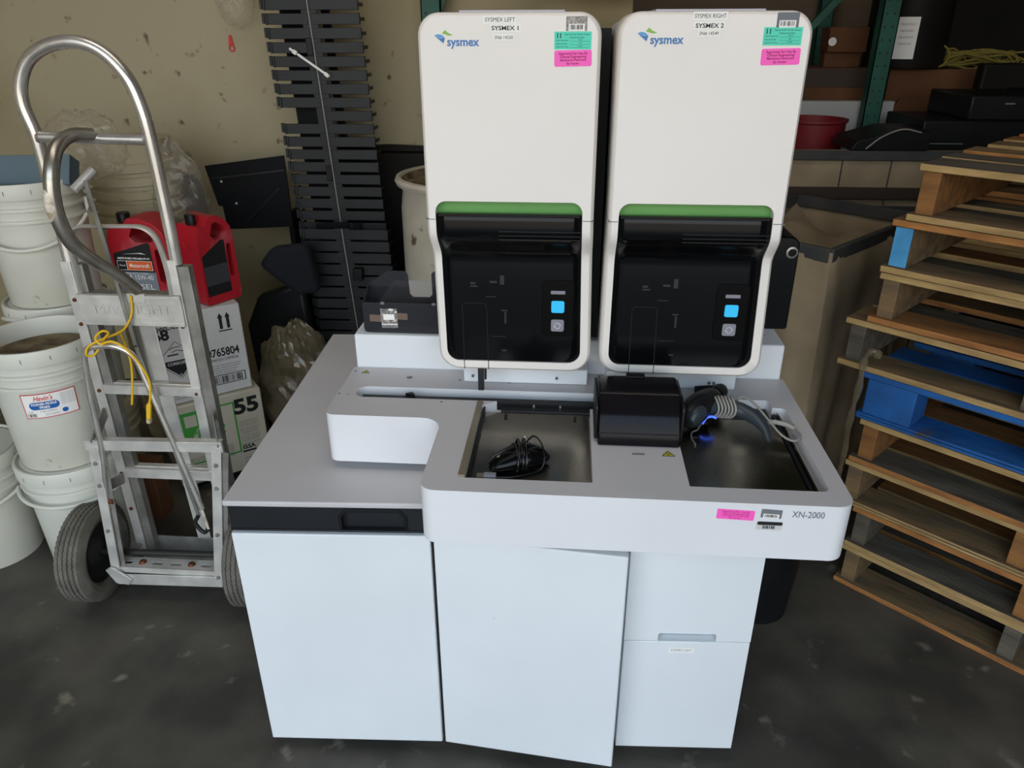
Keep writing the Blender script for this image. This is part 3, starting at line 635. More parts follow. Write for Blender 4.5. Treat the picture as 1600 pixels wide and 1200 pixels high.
MB().prism([(-0.077, 1.232), (-0.074, 1.233), (-0.071, 1.218), (-0.067, 1.214), (-0.069, 1.211), (-0.074, 1.214)], 0.7967, 0.7985).build('plastic_scrap', M['paper']).update_tag()
tag(bpy.data.objects['plastic_scrap'], 'tiny white plastic scrap on the left steel tray', 'scrap')

# ------------------------------------------------------------ hand scanner with coiled cord, in the right tray
sc = empty('barcode_scanner', (0.27, 1.30, 0.798), 0, 'slate and black hand scanner wound with grey cord, on the right steel tray', 'barcode scanner')
b = MB(); b.tube(cr([(0.232, 1.262, .822), (0.243, 1.285, .829), (0.262, 1.312, .836), (0.286, 1.335, .838), (0.300, 1.345, .835)], 6),
       [(r, r*.95) for r in [.010, .017, .021, .023, .0245, .0255, .0265, .027, .0275, .028, .028, .028, .0275, .027, .026, .0255, .025, .0245, .024, .023, .022, .020, .017, .013, .008]], 20); b.build('head', M['dk'], sc)
b = MB(); b.tube(cr([(0.238, 1.258, .826), (0.252, 1.272, .835), (0.268, 1.288, .838)], 5), [(.010, .007), (.014, .009), (.016, .010), (.018, .011), (.019, .012), (.019, .012), (.018, .012), (.017, .011), (.015, .010), (.012, .008), (.006, .005)], 16); b.build('cheek', M['scan'], sc)
b = MB(); b.tube(cr([(0.272, 1.308, .834), (0.300, 1.318, .834), (0.335, 1.310, .832), (0.362, 1.288, .826), (0.376, 1.258, .818), (0.380, 1.232, .806)], 6),
       [(.0145, .017)]*6+[(.014, .016)]*8+[(.0135, .0155)]*5+[(.0125, .015), (.0115, .014), (.0105, .013), (.0095, .012), (.0085, .011), (.0078, .010), (.0072, .009), (.0068, .0085), (.006, .008), (.0055, .007), (.005, .006), (.004, .005), (.003, .004)][:12], 18); b.build('handle', M['scan'], sc)
b = MB(); b.tube(cr([(0.2645, 1.281, .812), (0.272, 1.289, .820), (0.283, 1.293, .822), (0.292, 1.293, .819)], 5), 0.0022, 8); b.build('light_ring', M['bluegl'], sc)
b = MB(); b.tube(cr([(0.300, 1.352, .842), (0.312, 1.373, .838), (0.300, 1.395, .826), (0.268, 1.405, .818)], 5), [(.016, .014)]*8+[(.014, .012)]*8, 14); b.build('stand_neck', M['dk'], sc)
b = MB(); P = []
for i in range(6*14):
    a = 2*PI*i/14; k = i/14; t = k/6
    c = V(0.288+0.038*t, 1.316-0.003*t, .833)
    P.append(c+V(math.sin(a)*.004+0.004*math.cos(a*2), math.cos(a)*.0205, math.sin(a)*.0205))
P += [(0.338, 1.322, .850), (0.352, 1.330, .848), (0.368, 1.305, .842), (0.385, 1.268, .830), (0.402, 1.236, .818), (0.422, 1.226, .812), (0.438, 1.240, .814), (0.436, 1.270, .814)]
b.tube(cr(P, 3), 0.0022, 8); b.build('cord', M['cord'], sc)
b = MB(); b.tube(cr([(0.436, 1.270, .8135), (0.424, 1.285, .8135), (0.406, 1.297, .8125), (0.392, 1.298, .812)], 6), [(.0042 if i % 2 else .0050) for i in range(19)], 10); b.build('strain_relief', M['paper2'] if 'paper2' in M else M.setdefault('paper2', mat('pale_grey_sleeve', '#a6a39b', 0.5)), sc)
b = MB(); b.tube(cr([(0.262, 1.283, .812), (0.254, 1.268, .806), (0.243, 1.262, .803), (0.240, 1.245, .801), (0.244, 1.222, .7995)], 5), 0.0016, 8); b.build('wire', M['alumd'], sc)

# ------------------------------------------------------------ hand truck
H = empty('hand_truck', (-1.11, 1.68, 0), 0, 'silver aluminium two-wheeled hand truck with a tall looped handle, left of the machine', 'hand truck')
def rail(x, zt, nm='side_rail'):
    b = MB(); b.box(x, x+0.026, 1.690, 1.696, 0.10, zt).box(x+0.0005 if x < -1.1 else x+0.020, x+0.006 if x < -1.1 else x+0.0255, 1.696, 1.722, 0.10, zt).box(x, x+0.026, 1.716, 1.722, 0.10, zt)
    o = b.build(nm, M['alum'], H, bevel=0.001)
    for z in (0.885, 0.82, 0.63, 0.37, 0.25): MB().lathe([(0.0001, 0.004), (.0045, .0035), (.0055, 0), (.0055, -.002)], (x+0.013, 1.690, z), 12, R=Matrix.Rotation(PI/2, 3, 'X')).build('bolt', M['bolt'], o)
    return o
rail(-1.256, 0.984); rail(-0.986, 0.992)
MB().box(-0.962, -0.932, 1.6965, 1.7215, 0.10, 0.975).build('side_rail', M['alumd'], H, bevel=0.001, label='dull inner channel of the right rail')
MB().box(-1.230, -1.205, 1.6965, 1.7215, 0.10, 0.975).build('side_rail', M['alumd'], H, bevel=0.001, label='dull inner channel of the left rail')
# tall loop
P = [(-1.240, 1.705, 0.97), (-1.238, 1.705, 1.15), (-1.236, 1.70, 1.276), (-1.247, 1.70, 1.345), (-1.238, 1.70, 1.395), (-1.205, 1.70, 1.442), (-1.150, 1.70, 1.470), (-1.085, 1.70, 1.476), (-1.030, 1.70, 1.455), (-0.988, 1.70, 1.405), (-0.970, 1.70, 1.345), (-0.963, 1.70, 1.271), (-0.962, 1.703, 1.11), (-0.964, 1.705, 0.98)]
MB().tube(cr(P, 8), 0.0148, 20).build('loop_handle', M['tubem'], H)
MB().tube([(-1.232, 1.70, 1.278), (-0.968, 1.70, 1.273)], 0.0128, 18).build('cross_tube', M['tubem'], H)
for x in (-1.228, -0.972):
    MB().lathe([(.0128, -.004), (.0155, -.002), (.0155, .002), (.0128, .004)], (x, 1.70, 1.276), 20, R=Matrix.Rotation(PI/2, 3, 'Y')).build('weld_ring', M['alumd'], H)
M['grip'] = mat('oily_bare_aluminium', '#b0aca2', 0.30, metal=0.85, col2='#8f8b82', scale=20)
# curved grip, flattened tube bowed toward the user
P = [(-1.095, 1.694, 1.285), (-1.118, 1.655, 1.288), (-1.128, 1.61, 1.270), (-1.128, 1.575, 1.232), (-1.132, 1.560, 1.180), (-1.134, 1.560, 1.120), (-1.128, 1.575, 1.062), (-1.110, 1.610, 1.012), (-1.086, 1.650, 0.965), (-1.066, 1.684, 0.915)]
g = cr(P, 8)
gp = MB().tube(g, [0.0138+0.0030*math.sin(PI*i/(len(g)-1)) for i in range(len(g))], 20).build('curved_grip', M['grip'], H, label='curved centre grip with worn bare metal')
sub = g[28:44]
b = MB()
for (p, q) in zip(sub, sub[1:]):
    pass
b.tube([Vector(p)+V(-.0030, -.0045, 0) for p in sub], [0.004+0.0118*math.sin(PI*(i+.4)/16) for i in range(len(sub))], 16); b.build('worn_patch', M['worn'], gp)
MB().box(-1.098, -1.052, 1.680, 1.6895, 0.884, 0.908).build('grip_bracket', M['alum'], H, bevel=0.001)
MB().tube([(-1.150, 1.66, 1.165), (-1.118, 1.70, 1.205)], 0.0105, 16).build('peg', M['alum'], H)
# inner hoop of flat bar
P = fillet([(-1.222, 1.692, 0.90), (-1.214, 1.692, 1.073), (-0.998, 1.692, 1.075), (-0.982, 1.692, 0.98), (-0.985, 1.692, 0.90)], 0.05, 8)
MB().tube(P, [(0.013, 0.0045)]*len(P), 8, up=(0, 1, 0)).build('inner_hoop', M['alum'], H)
# embossed cross plate
cp = MB().box(-1.232, -0.962, 1.683, 1.6895, 0.822, 0.902).box(-1.232, -0.962, 1.681, 1.6832, 0.893, 0.902).box(-1.232, -0.962, 1.681, 1.6832, 0.822, 0.832).build('cross_plate', M['alum'], H, bevel=0.0008)
writing([('MAGLIGHT', 0, 0, 0.036, dict(width=0.20, depth=0.0007))], 'embossed_lettering', M['alum'], cp, frame((-1.092, 1.6823, 0.865), (1, 0, 0), (0, 0, 1)))
MB().box(-1.19, -0.985, 1.6822, 1.6832, 0.8405, 0.8425).build('embossed_line', M['alum'], cp)
b = MB()
MB().box(-1.232, -0.962, 1.6895, 1.72, 0.900, 0.904).build('cross_plate_flange', M['alumd'], H)
for z, h_ in ((0.635, 0.026), (0.373, 0.030)):
    MB().box(-1.232, -0.960, 1.687, 1.692, z-h_/2, z+h_/2).box(-1.232, -0.960, 1.692, 1.722, z+h_/2-0.003, z+h_/2).box(-1.232, -0.96, 1.700, 1.703, z+h_/2, z+h_/2+.003).build('cross_bar', M['alum'], H, bevel=0.0008)
MB().bar((-1.090, 1.726, 0.82), (-1.062, 1.726, 0.13), 0.004, 0.040, up=(1, 0, 0)).build('centre_strap', M['alum'], H, bevel=0.001)
# lower near bracket
RT = [(-1.246, 1.602, 0.524), (-0.884, 1.602, 0.544)]; RB = [(-1.284, 1.585, 0.075), (-0.958, 1.585, 0.082)]
MB().bar((-1.260, 1.602, 0.512), (-0.884, 1.602, 0.521), 0.004, 0.030, up=(0, 0, 1)).bar((-1.255, 1.612, 0.525), (-0.888, 1.612, 0.534), 0.022, 0.003, up=(0, 0, 1)).build('bracket_top_bar', M['alum'], H, bevel=0.0008)
for (t, q) in ((V(-1.236, 1.600, 0.512), V(-1.262, 1.583, 0.085)), (V(-0.899, 1.600, 0.522), V(-0.962, 1.583, 0.085))):
    br = MB().bar(t, q, 0.026, 0.005, up=(0, -1, 0)).build('bracket_leg', M['alum'], H, bevel=0.0008)
    for k in (0.12, 0.28, 0.62, 0.95):
        p = t.lerp(q, k); MB().lathe([(0.0001, .005), (.005, .0045), (.006, 0)], (p.x, p.y-.003, p.z), 10, R=Matrix.Rotation(PI/2, 3, 'X')).build('bolt', M['alumd'], br)
MB().bar((-0.886, 1.605, 0.505), (-0.955, 1.590, 0.09), 0.003, 0.03, up=(1, 0, 0)).build('bracket_leg', M['alumd'], H, bevel=0.0005, label='dull side flange')
MB().bar((-1.223, 1.606, 0.505), (-1.252, 1.592, 0.09), 0.003, 0.03, up=(1, 0, 0)).build('bracket_leg', M['alumd'], H, bevel=0.0005, label='dull side flange')
for z0, z1 in ((0.515, 0.53), (0.375, 0.315)):
    MB().bar((-0.893-(0.53-z0)*.15, 1.603, z0), (-0.940, 1.690, z1+.04), 0.004, 0.032, up=(0, 0, 1)).build('side_link', M['alumd'], H, bevel=0.001)
    MB().bar((-1.236-(0.53-z0)*.07, 1.603, z0), (-1.240, 1.690, z1+.04), 0.004, 0.032, up=(0, 0, 1)).build('side_link', M['alumd'], H, bevel=0.001)
# bottom rail, slotted angle and gusset
MB().bar((-1.262, 1.582, 0.082), (-0.952, 1.582, 0.090), 0.004, 0.036, up=(0, 0, 1)).build('bottom_bar', M['alum'], H, bevel=0.001)
sa = MB().box(-1.270, -0.965, 1.588, 1.632, 0.119, 0.1225).box(-1.270, -0.965, 1.586, 1.589, 0.104, 0.1225).build('slotted_angle', M['alum'], H)
cs = []
for x in (-1.255, -1.165, -1.110, -1.020):
    c = MB(); c.prism(rrect(x, x+0.033, 1.602, 1.614, 0.0055, 5), 0.11, 0.13); cs.append(c)
cut(sa, cs)
for x in (-1.193, -1.048): MB().lathe([(0.0001, .007), (.007, .0065), (.009, .003), (.011, 0)], (x, 1.610, 0.1225), 14).build('bolt', M['bolt'], H)
MB().prism([(-1.285, 0.118), (-1.270, 0.128), (-1.258, 0.126), (-1.214, 0.088), (-1.226, 0.069), (-1.262, 0.073), (-1.276, 0.100)], 1.573, 1.579, lambda u, v, t: (u, t, v)).build('gusset', M['alum'], H, bevel=0.001)
for s, x in ((1, -1.262), (-1, -0.972)):
    MB().bar((x, 1.632, 0.115), (x+s*0.012, 1.70, 0.125), 0.024, 0.005).build('base_strut', M['alumd'], H, bevel=0.0006)
MB().box(-1.27, -0.95, 1.722, 1.84, 0.012, 0.020).box(-1.27, -0.95, 1.722, 1.728, 0.012, 0.13).build('toe_plate', M['alumd'], H, bevel=0.001)
MB().tube([(-1.388, 1.625, 0.142), (-0.845, 1.640, 0.142)], 0.0095, 16).build('axle', M['hub'], H)
def wheel(c, yawd):
    R = Matrix.Rotation(math.radians(yawd), 3, 'Z') @ Matrix.Rotation(PI/2, 3, 'Y')
    pr = [(0.088, -0.022), (0.098, -0.034), (0.114, -0.0405), (0.128, -0.037), (0.1372, -0.031)]
    for k in range(5):
        z = -0.0265+0.01325*k; pr += [(0.1415-abs(k-2)*.0009, z-.0042), (0.1415-abs(k-2)*.0009, z+.0042)]
        if k < 4: pr += [(0.1370-abs(k-1.5)*.0006, z+.0052), (0.1370-abs(k-1.5)*.0006, z+.0080)]
    pr += [(0.1372, 0.031), (0.128, 0.037), (0.114, 0.0405), (0.098, 0.034), (0.088, 0.022)]
    t = MB(); t.lathe(pr, (0, 0, 0), 120)
    for i, v in enumerate(t.bm.verts):       # zigzag tread: the rib edges shift with the angle
        r = math.hypot(v.co.x, v.co.y)
        if r > 0.1355: v.co.z += 0.0011*(1 if int(i % 120) % 2 else -1)
    t.bm.transform(Matrix.Translation(c) @ R.to_4x4())
    tr = t.build('tyre', M['rubber'], H, smooth=25)
    MB().lathe([(0.0895, -.022), (.084, -.026), (.080, -.012), (.045, -.008), (.030, -.020), (.012, -.024), (.012, .024), (.030, .020), (.045, .008), (.080, .012), (.084, .026), (.0895, .022)], c, 40, R=R).build('wheel_hub', M['hub'], H)
wheel((-1.343, 1.625, 0.1412), 4); wheel((-0.880, 1.640, 0.1412), 4)
# brake rods and the long thin hoop
P = fillet([(-1.240, 1.600, 0.335), (-1.212, 1.60, 0.507), (-1.206, 1.60, 0.66), (-1.190, 1.60, 0.795), (-1.105, 1.60, 0.803), (-1.060, 1.60, 0.778), (-1.013, 1.60, 0.535), (-0.975, 1.60, 0.325)], 0.035, 6)
MB().tube(P, 0.0076, 12).build('thin_hoop', M['tubem'], H)
MB().tube([(-1.242, 1.60, 0.345), (-1.240, 1.60, 0.315)], 0.0075, 12).build('hoop_end', M['alumd'], H)
MB().tube([(-1.262, 1.60, 0.338), (-1.222, 1.60, 0.338)], 0.008, 12).build('pivot', M['bolt'], H)
MB().tube([(-0.976, 1.60, 0.335), (-0.968, 1.60, 0.26)], 0.0035, 10).build('hoop_end', M['worn'], H)
MB().bar((-1.122, 1.668, 1.185), (-1.096, 1.668, 0.77), 0.010, 0.004, up=(0, -1, 0)).bar((-1.096, 1.668, 0.775), (-1.030, 1.668, 0.25), 0.010, 0.004, up=(0, -1, 0)).build('flat_rod', M['alumd'], H, bevel=0.0005)
b = MB(); b.tube(cr([(-1.028, 1.66, .255), (-1.04, 1.66, .23), (-1.02, 1.66, .20), (-1.00, 1.66, .22)], 5), 0.006, 10); b.build('catch', M['hub'], H)
# yellow network cable knotted round it
Yc = empty('network_cable', (-1.12, 1.63, 0.6), 0, 'yellow network cable looped and knotted round the hand truck frame', 'cable')
b = MB()
b.tube(cr([(-1.083, 1.676, 0.905), (-1.091, 1.676, 0.86), (-1.103, 1.655, 0.828), (-1.112, 1.625, 0.822), (-1.140, 1.600, 0.815), (-1.168, 1.590, 0.800), (-1.176, 1.588, 0.778), (-1.165, 1.600, 0.775), (-1.150, 1.612, 0.795), (-1.125, 1.60, 0.822), (-1.108, 1.592, 0.838), (-1.118, 1.585, 0.845), (-1.138, 1.583, 0.828), (-1.128, 1.582, 0.812), (-1.105, 1.586, 0.818), (-1.080, 1.590, 0.805), (-1.052, 1.592, 0.765), (-1.035, 1.594, 0.715), (-1.040, 1.592, 0.67), (-1.048, 1.592, 0.645)], 6), 0.0029, 10)
b.tube(cr([(-1.112, 1.64, 0.822), (-1.118, 1.66, 0.78), (-1.122, 1.67, 0.72), (-1.135, 1.672, 0.655), (-1.150, 1.674, 0.60)], 6), 0.0030, 8)
b.build('cord', M['yel'], Yc)
MB().bar((-1.048, 1.592, 0.648), (-1.056, 1.590, 0.607), 0.013, 0.011).build('plug', M['yel'], Yc, bevel=0.002)
MB().bar((-1.056, 1.590, 0.607), (-1.058, 1.590, 0.594), 0.0115, 0.009).build('plug_contact', M['film3'] if 'film3' in M else M.setdefault('film3', mat('clear_plug_plastic', '#bfae8a', 0.2)), Yc)

# ------------------------------------------------------------ pails
def pail(name, c, z, label, h=0.37, rb=0.128, rt=0.146, m='pail', openm=None, handle=None, tall_lid=False, rot=0.0, fill=0.30, group='white plastic pails'):
    p = empty(name, (c[0], c[1], z), 0, label, 'pail', group)
    x, y = c
    R0 = rt-0.004
    def rr(q): return rb+(R0-rb)*q/h
    pr = [(0.0001, 0.006), (rb-0.01, 0.004), (rb-0.002, 0.0), (rb, 0.004), (rr(h-.115), h-0.115), (rt+.001, h-.113), (rt+.002, h-.108), (rt+.001, h-.104), (rr(h-.1)+.001, h-.102), (rr(h-.08), h-.080), (rt+.003, h-.078), (rt+.004, h-.073), (rt+.003, h-.070), (rr(h-.06)+.001, h-.067), (rr(h-.05)+.001, h-.046),
          (rt+.006, h-.044), (rt+.0075, h-.036), (rt+.0075, h-.006), (rt+.005, h), (rt-.001, h), (rt-.003, h-.006)]
    if openm: pr += [(rt-.005, h-.06), (rr(fill)-.004, fill)]
    b = MB(); b.lathe(pr, (x, y, z), 72); b.build('body', M[m], p, smooth=30)
    if openm:
        b = MB(); b.lathe([(rr(fill)-.003, fill), (rr(fill)*.7, fill+.012), (rr(fill)*.3, fill+.004), (0.0001, fill+.015)], (x, y, z), 48); b.build('residue', M[openm], p, smooth=60)
    else:
        b = MB(); b.lathe([(rt-.002, h-.008), (rt-.008, h-.010), (rt-.012, h-.003), (0.0001, h-.002)], (x, y, z), 64); b.build('lid', M[m], p, smooth=30)
    b = MB()
    for k in range(14):
        a = 2*PI*k/14+rot
        b.bm.verts.ensure_lookup_table()
        q = V(x+(rt+.0078)*math.cos(a), y+(rt+.0078)*math.sin(a), z+h-.022); t = V(-math.sin(a), math.cos(a), 0)
        b.bar(q-V(0, 0, .006), q+V(0, 0, .006), 0.0018, 0.0008, up=(math.cos(a), math.sin(a), 0))
    b.build('rim_notches', M['ticks'], p, smooth=0)
    if handle is not None:     # wire bail hanging to one side; handle = direction in degrees, drop
        a, drop, tilt = handle; a = math.radians(a); e1 = V(math.cos(a), math.sin(a), 0); e2 = V(-math.sin(a), math.cos(a), 0)
        P = []
        for i in range(25):
            t = PI*i/24; q = e2*math.cos(t)*(rt+.012)+e1*math.sin(t)*(rt+.012); P.append(V(x, y, z+h-.085-drop*math.sin(t))+q)
        hd = MB().tube(P, 0.0022, 8).build('bail_handle', M['cord'], p)
        MB().tube(P[2:-2], 0.0058, 10).build('handle_sleeve', M[m], hd)
        for s in (-1, 1):
            q = V(x, y, z+h-.085)+e2*s*(rt+.006); b = MB(); b.M = Matrix.Translation(q) @ Matrix.Rotation(a, 4, 'Z'); b.prism(rrect(-.016, .016, -.03, .02, .008, 4), -.006, .004, lambda u, v, t: (u, t, v)); b.build('handle_ear', M[m], p, bevel=0.001)
    return p
AX, AY = -1.470, 1.810
pa = pail('pail', (AX, AY), 0, 'lidded white pail on the floor beside the truck wheel, under the pickle pail', handle=(-75, .02, 0), rot=.3)
pb = pail('pail', (AX, AY), 0.3695, 'open white pail with a red-edged pickle label, dirty inside, second in its stack', openm='dirt', rot=.1, fill=.318)
pail('pail', (-1.800, 1.790), 0, 'white pail on the floor at the far left edge of the photo', handle=(-60, .06, 0), rot=.5)
pail('pail', (-1.625, 2.135), 0, 'bottom white pail of the three-high stack behind the pickle pails', rot=.2, m='pail2')
pail('pail', (-1.625, 2.135), 0.3695, 'middle white pail of the three-high stack, just under the topmost one', rot=.2, handle=(-95, -.055, 0))
pt = pail('pail', (-1.618, 2.130), 0.7390, 'topmost white pail of the three-high stack, its bail handle hanging down', rot=.0, openm='dirt', handle=(-72, .10, 0), fill=.25)
# writing on the pickle label, wrapped round the pail
def wrap(c, r0, slope, zc, a0):
    def f(co):
        a = a0+co.x/r0; r = r0+slope*co.y+co.z+.0006
        return V(c[0]+r*math.cos(a), c[1]+r*math.sin(a), zc+co.y)
    return f
def wdecal(name, m, parent, f, x0, x1, y0, y1, z=0.0, r=0.0):
    b = MB(); N = 16
    us = [x0+(x1-x0)*i/N for i in range(N+1)]
    if r: us = sorted(set(us+[x0+r*(1-math.cos(k*PI/12)) for k in range(7)]+[x1-r*(1-math.cos(k*PI/12)) for k in range(7)]))
    def ins(u):
        if not r: return 0
        d = max(0, x0+r-u, u-(x1-r)); return r-math.sqrt(max(0, r*r-d*d))
    for u, v in zip(us, us[1:]):
        if v-u > 1e-7: b.face([f(V(u, y0+ins(u), z)), f(V(v, y0+ins(v), z)), f(V(v, y1-ins(v), z)), f(V(u, y1-ins(u), z))])
    return b.build(name, m, parent, smooth=60, recalc=False)
f = wrap((AX, AY), 0.1365, 0.05, 0.5800, math.radians(-58))
lab = wdecal('pickle_label', M['redink'], pb, f, -0.066, 0.066, -0.037, 0.037, 0.0008)
wdecal('label_field', M['paper'], lab, f, -0.0635, 0.0635, -0.0345, 0.0345, 0.0012)
wdecal('blue_band', M['blueink'], lab, f, -0.050, 0.022, -0.0105, 0.0125, 0.0016, r=0.0112)
writing([("Hevin's", -0.014, 0.0225, 0.021, dict(width=.046, shear=.35, bold=.0003))], 'script_writing', M['redink'], lab, None, warp=lambda co: f(V(co.x, co.y, 0.0018)))
writing([('KOSHER PICKLE', -0.014, 0.0058, 0.0100, dict(width=.060, bold=.0003)), ('FRIES', -0.014, -0.0042, 0.0100, dict(width=.024, bold=.0003))], 'white_writing', M['paper'], lab, None, warp=lambda co: f(V(co.x, co.y, 0.0022)))
writing([('5 Gal. (18.93 L)', -0.008, -0.0165, 0.0062, {}), ('16 85', -0.051, -0.0165, 0.006, {})]+[('Ingredients cucumbers water', 0.044, 0.028-.0045*i, 0.0035, dict(width=.034)) for i in range(8)]+[('Keep refrigerated', 0.000, -0.0245-.004*i, 0.0033, dict(width=.034)) for i in range(2)], 'small_writing', M['inkg'], lab, None, warp=lambda co: f(V(co.x, co.y, 0.0018)))
wdecal('blue_seal', M['blueink'], lab, f, 0.024, 0.039, -0.029, -0.016, 0.0016, r=0.0064)
b = MB(); barcode(b, -0.060, -0.038, -0.032, -0.0215, 0, 10, 4)
for v in b.bm.verts: v.co = f(V(v.co.x, v.co.y, 0.0017))
b.build('barcode', M['ink'], lab, smooth=0)
f2 = wrap((AX, AY), 0.1320, 0.05, 0.185, math.radians(-38))
wd_ = wdecal('printed_panel', M['card'], pa, f2, -0.030, 0.030, -0.075, 0.050, 0.0004)
writing([('CAUTION', 0, 0.040, 0.011, dict(width=.05)), ('CHILDREN CAN', 0, .027, .006, dict(width=.05)), ('DROWN', 0, .018, .007, {}), ('KEEP AWAY', 0, -.052, .007, dict(width=.05))], 'writing', M['blueink'], wd_, None, warp=lambda co: f2(V(co.x, co.y, 0.0010)))
b = MB()
P = [(0.022*math.cos(2*PI*i/24), -0.018+0.022*math.sin(2*PI*i/24)) for i in range(25)]
for u, v in zip(P, P[1:]): b.tube([f2(V(*u, .001)), f2(V(*v, .001))], 0.0010, 5)
for u, v in (((-.014, -.034), (.016, -.002)), ((-.008, -.012), (.004, -.020)), ((.0, -.008), (.008, -.028))): b.tube([f2(V(*u, .001)), f2(V(*v, .001))], 0.0012, 5)
b.build('warning_circle', M['ink'], wd_)
# blue-grey tray lying in the topmost pail, bag and lids behind
tg = empty('shallow_tray', (-1.60, 2.12, 1.09), 0, 'blue-grey plastic tray propped in the topmost pail', 'tray')
b = MB(); b.M = Matrix.Translation((-1.575, 2.06, 1.082)) @ Matrix.Rotation(0.15, 4, 'Z') @ Matrix.Rotation(-.55, 4, 'X')
b.box(-0.125, 0.125, -0.004, 0.004, 0.02, 0.105).box(-0.125, -0.12, -0.004, 0.05, 0.02, 0.105).box(0.12, 0.125, -0.004, 0.05, 0.02, 0.105).box(-0.125, 0.125, -0.004, 0.05, 0.016, 0.021); b.build('shell', M['traypl'], tg, bevel=0.002)

# ------------------------------------------------------------ cartons behind the truck
ux, uy = math.cos(math.radians(38)), math.sin(math.radians(38))
BX, BY = -1.085, 2.300                                      # right front bottom corner
def carton(name, z, h, wd, label, m, dx=0.0):
    c = empty(name, (BX+dx-ux*wd/2, BY-uy*wd/2, z), math.radians(38), label, 'carton')
    b = MB(); b.box(-wd/2, wd/2, 0, 0.29, 0, h-0.002); b.build('board', M[m], c, world=False, bevel=0.005)
    b = MB(); b.box(-wd/2+.004, wd/2-.004, .1435, .1465, h-.0018, h-.0008); b.build('flap_seam', M['ticks'], c, world=False)
    return c, wmat(c) @ frame((0, -0.0005, 0), (1, 0, 0), (0, 0, 1))
W = 0.315
dy = empty('dark_dolly', (-1.20, 2.30, 0), math.radians(38), 'low black dolly on the floor under the two cartons', 'dolly')
MB().box(-0.17, 0.125, -0.06, 0.20, 0.018, 0.0395).build('platform', M['dk'], dy, world=False, bevel=.003)
for x in (-.14, .095):
    for y in (-.03, .17): MB().lathe([(.0001, -.01), (.009, -.01), (.009, .01), (.0001, .01)], (x, y, .009), 16, R=Matrix.Rotation(PI/2, 3, 'Y')).build('castor', M['rubber'], dy, world=False)
k1, G = carton('carton', 0.040, 0.312, W, 'lower carton behind the hand truck, with green picture frame print and large 55', 'card2')
b = MB(); b.M = G
X0, X1, Z0, Z1 = -0.1255, 0.0595, 0.078, 0.281
for r_x0, r_x1, r_z0, r_z1 in ((X0, X1, Z0, Z0+.006), (X0, X1, Z1-.006, Z1), (X0, X0+.006, Z0, Z1), (X1-.006, X1, Z0, Z1)): b.prism([(r_x0, r_z0), (r_x1, r_z0), (r_x1, r_z1), (r_x0, r_z1)], 0, .0003)
b.prism([(X0+.006, 0.17), (X0+.030, 0.175), (X0+.045, .205), (X0+.10, .262), (X0+.12, .279), (X0+.006, .279)], 0.0001, .0004)
fr = b.build('green_frame_print', M['greenink'], k1, smooth=0)
decal('picture_panel', M['card2'], fr, G, X0+.016, X0+.055, .225, .268, lift=.0006)
writing([('Spar', -0.062, .203, .030, dict(bold=.0008)), ('tan', .000, .203, .030, dict(bold=.0008)), ('Defer', -.030, .172, .040, dict(bold=.0012))], 'green_writing', M['greenink'], k1, G)
writing([('55', 0.0995, .254, .078, dict(bold=.0032, width=.086))], 'number_writing', M['ink'], k1, G)
writing([('lorem'.replace('lorem', 'LINE ITEM CONTENT'), 0.098, 0.196-.0085*i-.004*(i//3), .0055, dict(width=.070-.004*(i % 3))) for i in range(10)]+[('QUARTS CLEANER', .010, .118-.0085*i, .006, dict(width=.046)) for i in range(6)]+[('APPROX NET WEIGHT', -.09, .10-.009*i, .006, dict(width=.05)) for i in range(2)]+[('KEEP DRY', 0.08, .048, .007, {}), ('MADE IN USA', 0.085, .035, .006, {})], 'small_writing', M['ink'], k1, G)
decal('association_mark', M['ink'], k1, G, .062, .110, .073, .080)
writing([('ISSA', 0.086, .093, .023, dict(bold=.0008, width=.044))], 'association_writing', M['ink'], k1, G)
k2, G = carton('carton', 0.3525, 0.3155, W, 'upper white carton with corrosive diamond and number 765804, under the red jugs', 'card', dx=-0.025)
writing([('SuperClean', -0.085, .275, .026, dict(shear=.3, bold=.0004, width=.105)), ('M', -.020, .262, .018, dict(bold=.0004)), ('D', -.020, .248, .014, {}), ('68', -0.103, .250, .050, dict(bold=.002)), ('wash', .015, .262, .014, dict(bold=.0004)), ('#765804', .078, .152, .040, dict(bold=.0010, width=.110)), ('SPARTAN CHEMICAL', .080, .127, .015, dict(width=.095))]
        + [('PERSONAL CARE INSTITUTIONAL', 0.078, .106-.009*i, .0055, dict(width=.105-.012*i)) for i in range(4)]+[('INFO LINE CONTENTS HANDLING', -.060, .030-.010*i, .007, dict(width=.12)) for i in range(2)], 'writing', M['ink'], k2, G)
b = MB(); b.M = G
for x in (0.088, 0.112):
    b.prism([(x-.005, .235), (x+.005, .235), (x+.005, .275), (x+.0095, .273), (x, .291), (x-.0095, .273), (x-.005, .275)], 0, .0003)
b.prism([(.078, .226), (.122, .226), (.122, .230), (.078, .230)], 0, .0003)
b.build('up_arrows', M['ink'], k2, smooth=0)
b = MB(); b.M = G
for (x0, x1, z0, z1) in ((.020, .140, .036, .0385), (.020, .140, .069, .0715), (.137, .140, .036, .0715), (.020, .0225, .036, .0715)): b.prism([(x0, z0), (x1, z0), (x1, z1), (x0, z1)], 0, .0003)
barcode(b, .030, .130, .041, .066, 0, 26, 9); b.build('barcode', M['ink'], k2, smooth=0)
cx_, cz_, s_ = -0.065, 0.158, 0.066
b = MB(); b.M = G; D4 = [V(cx_, cz_-s_, 0), V(cx_+s_, cz_, 0), V(cx_, cz_+s_, 0), V(cx_-s_, cz_, 0)]
for i in range(4): b.bar(D4[i], D4[(i+1) % 4], .0016, .0004)
b.prism([(cx_-s_*.9, cz_), (cx_, cz_-s_*.9), (cx_+s_*.9, cz_)], 0, .0003)
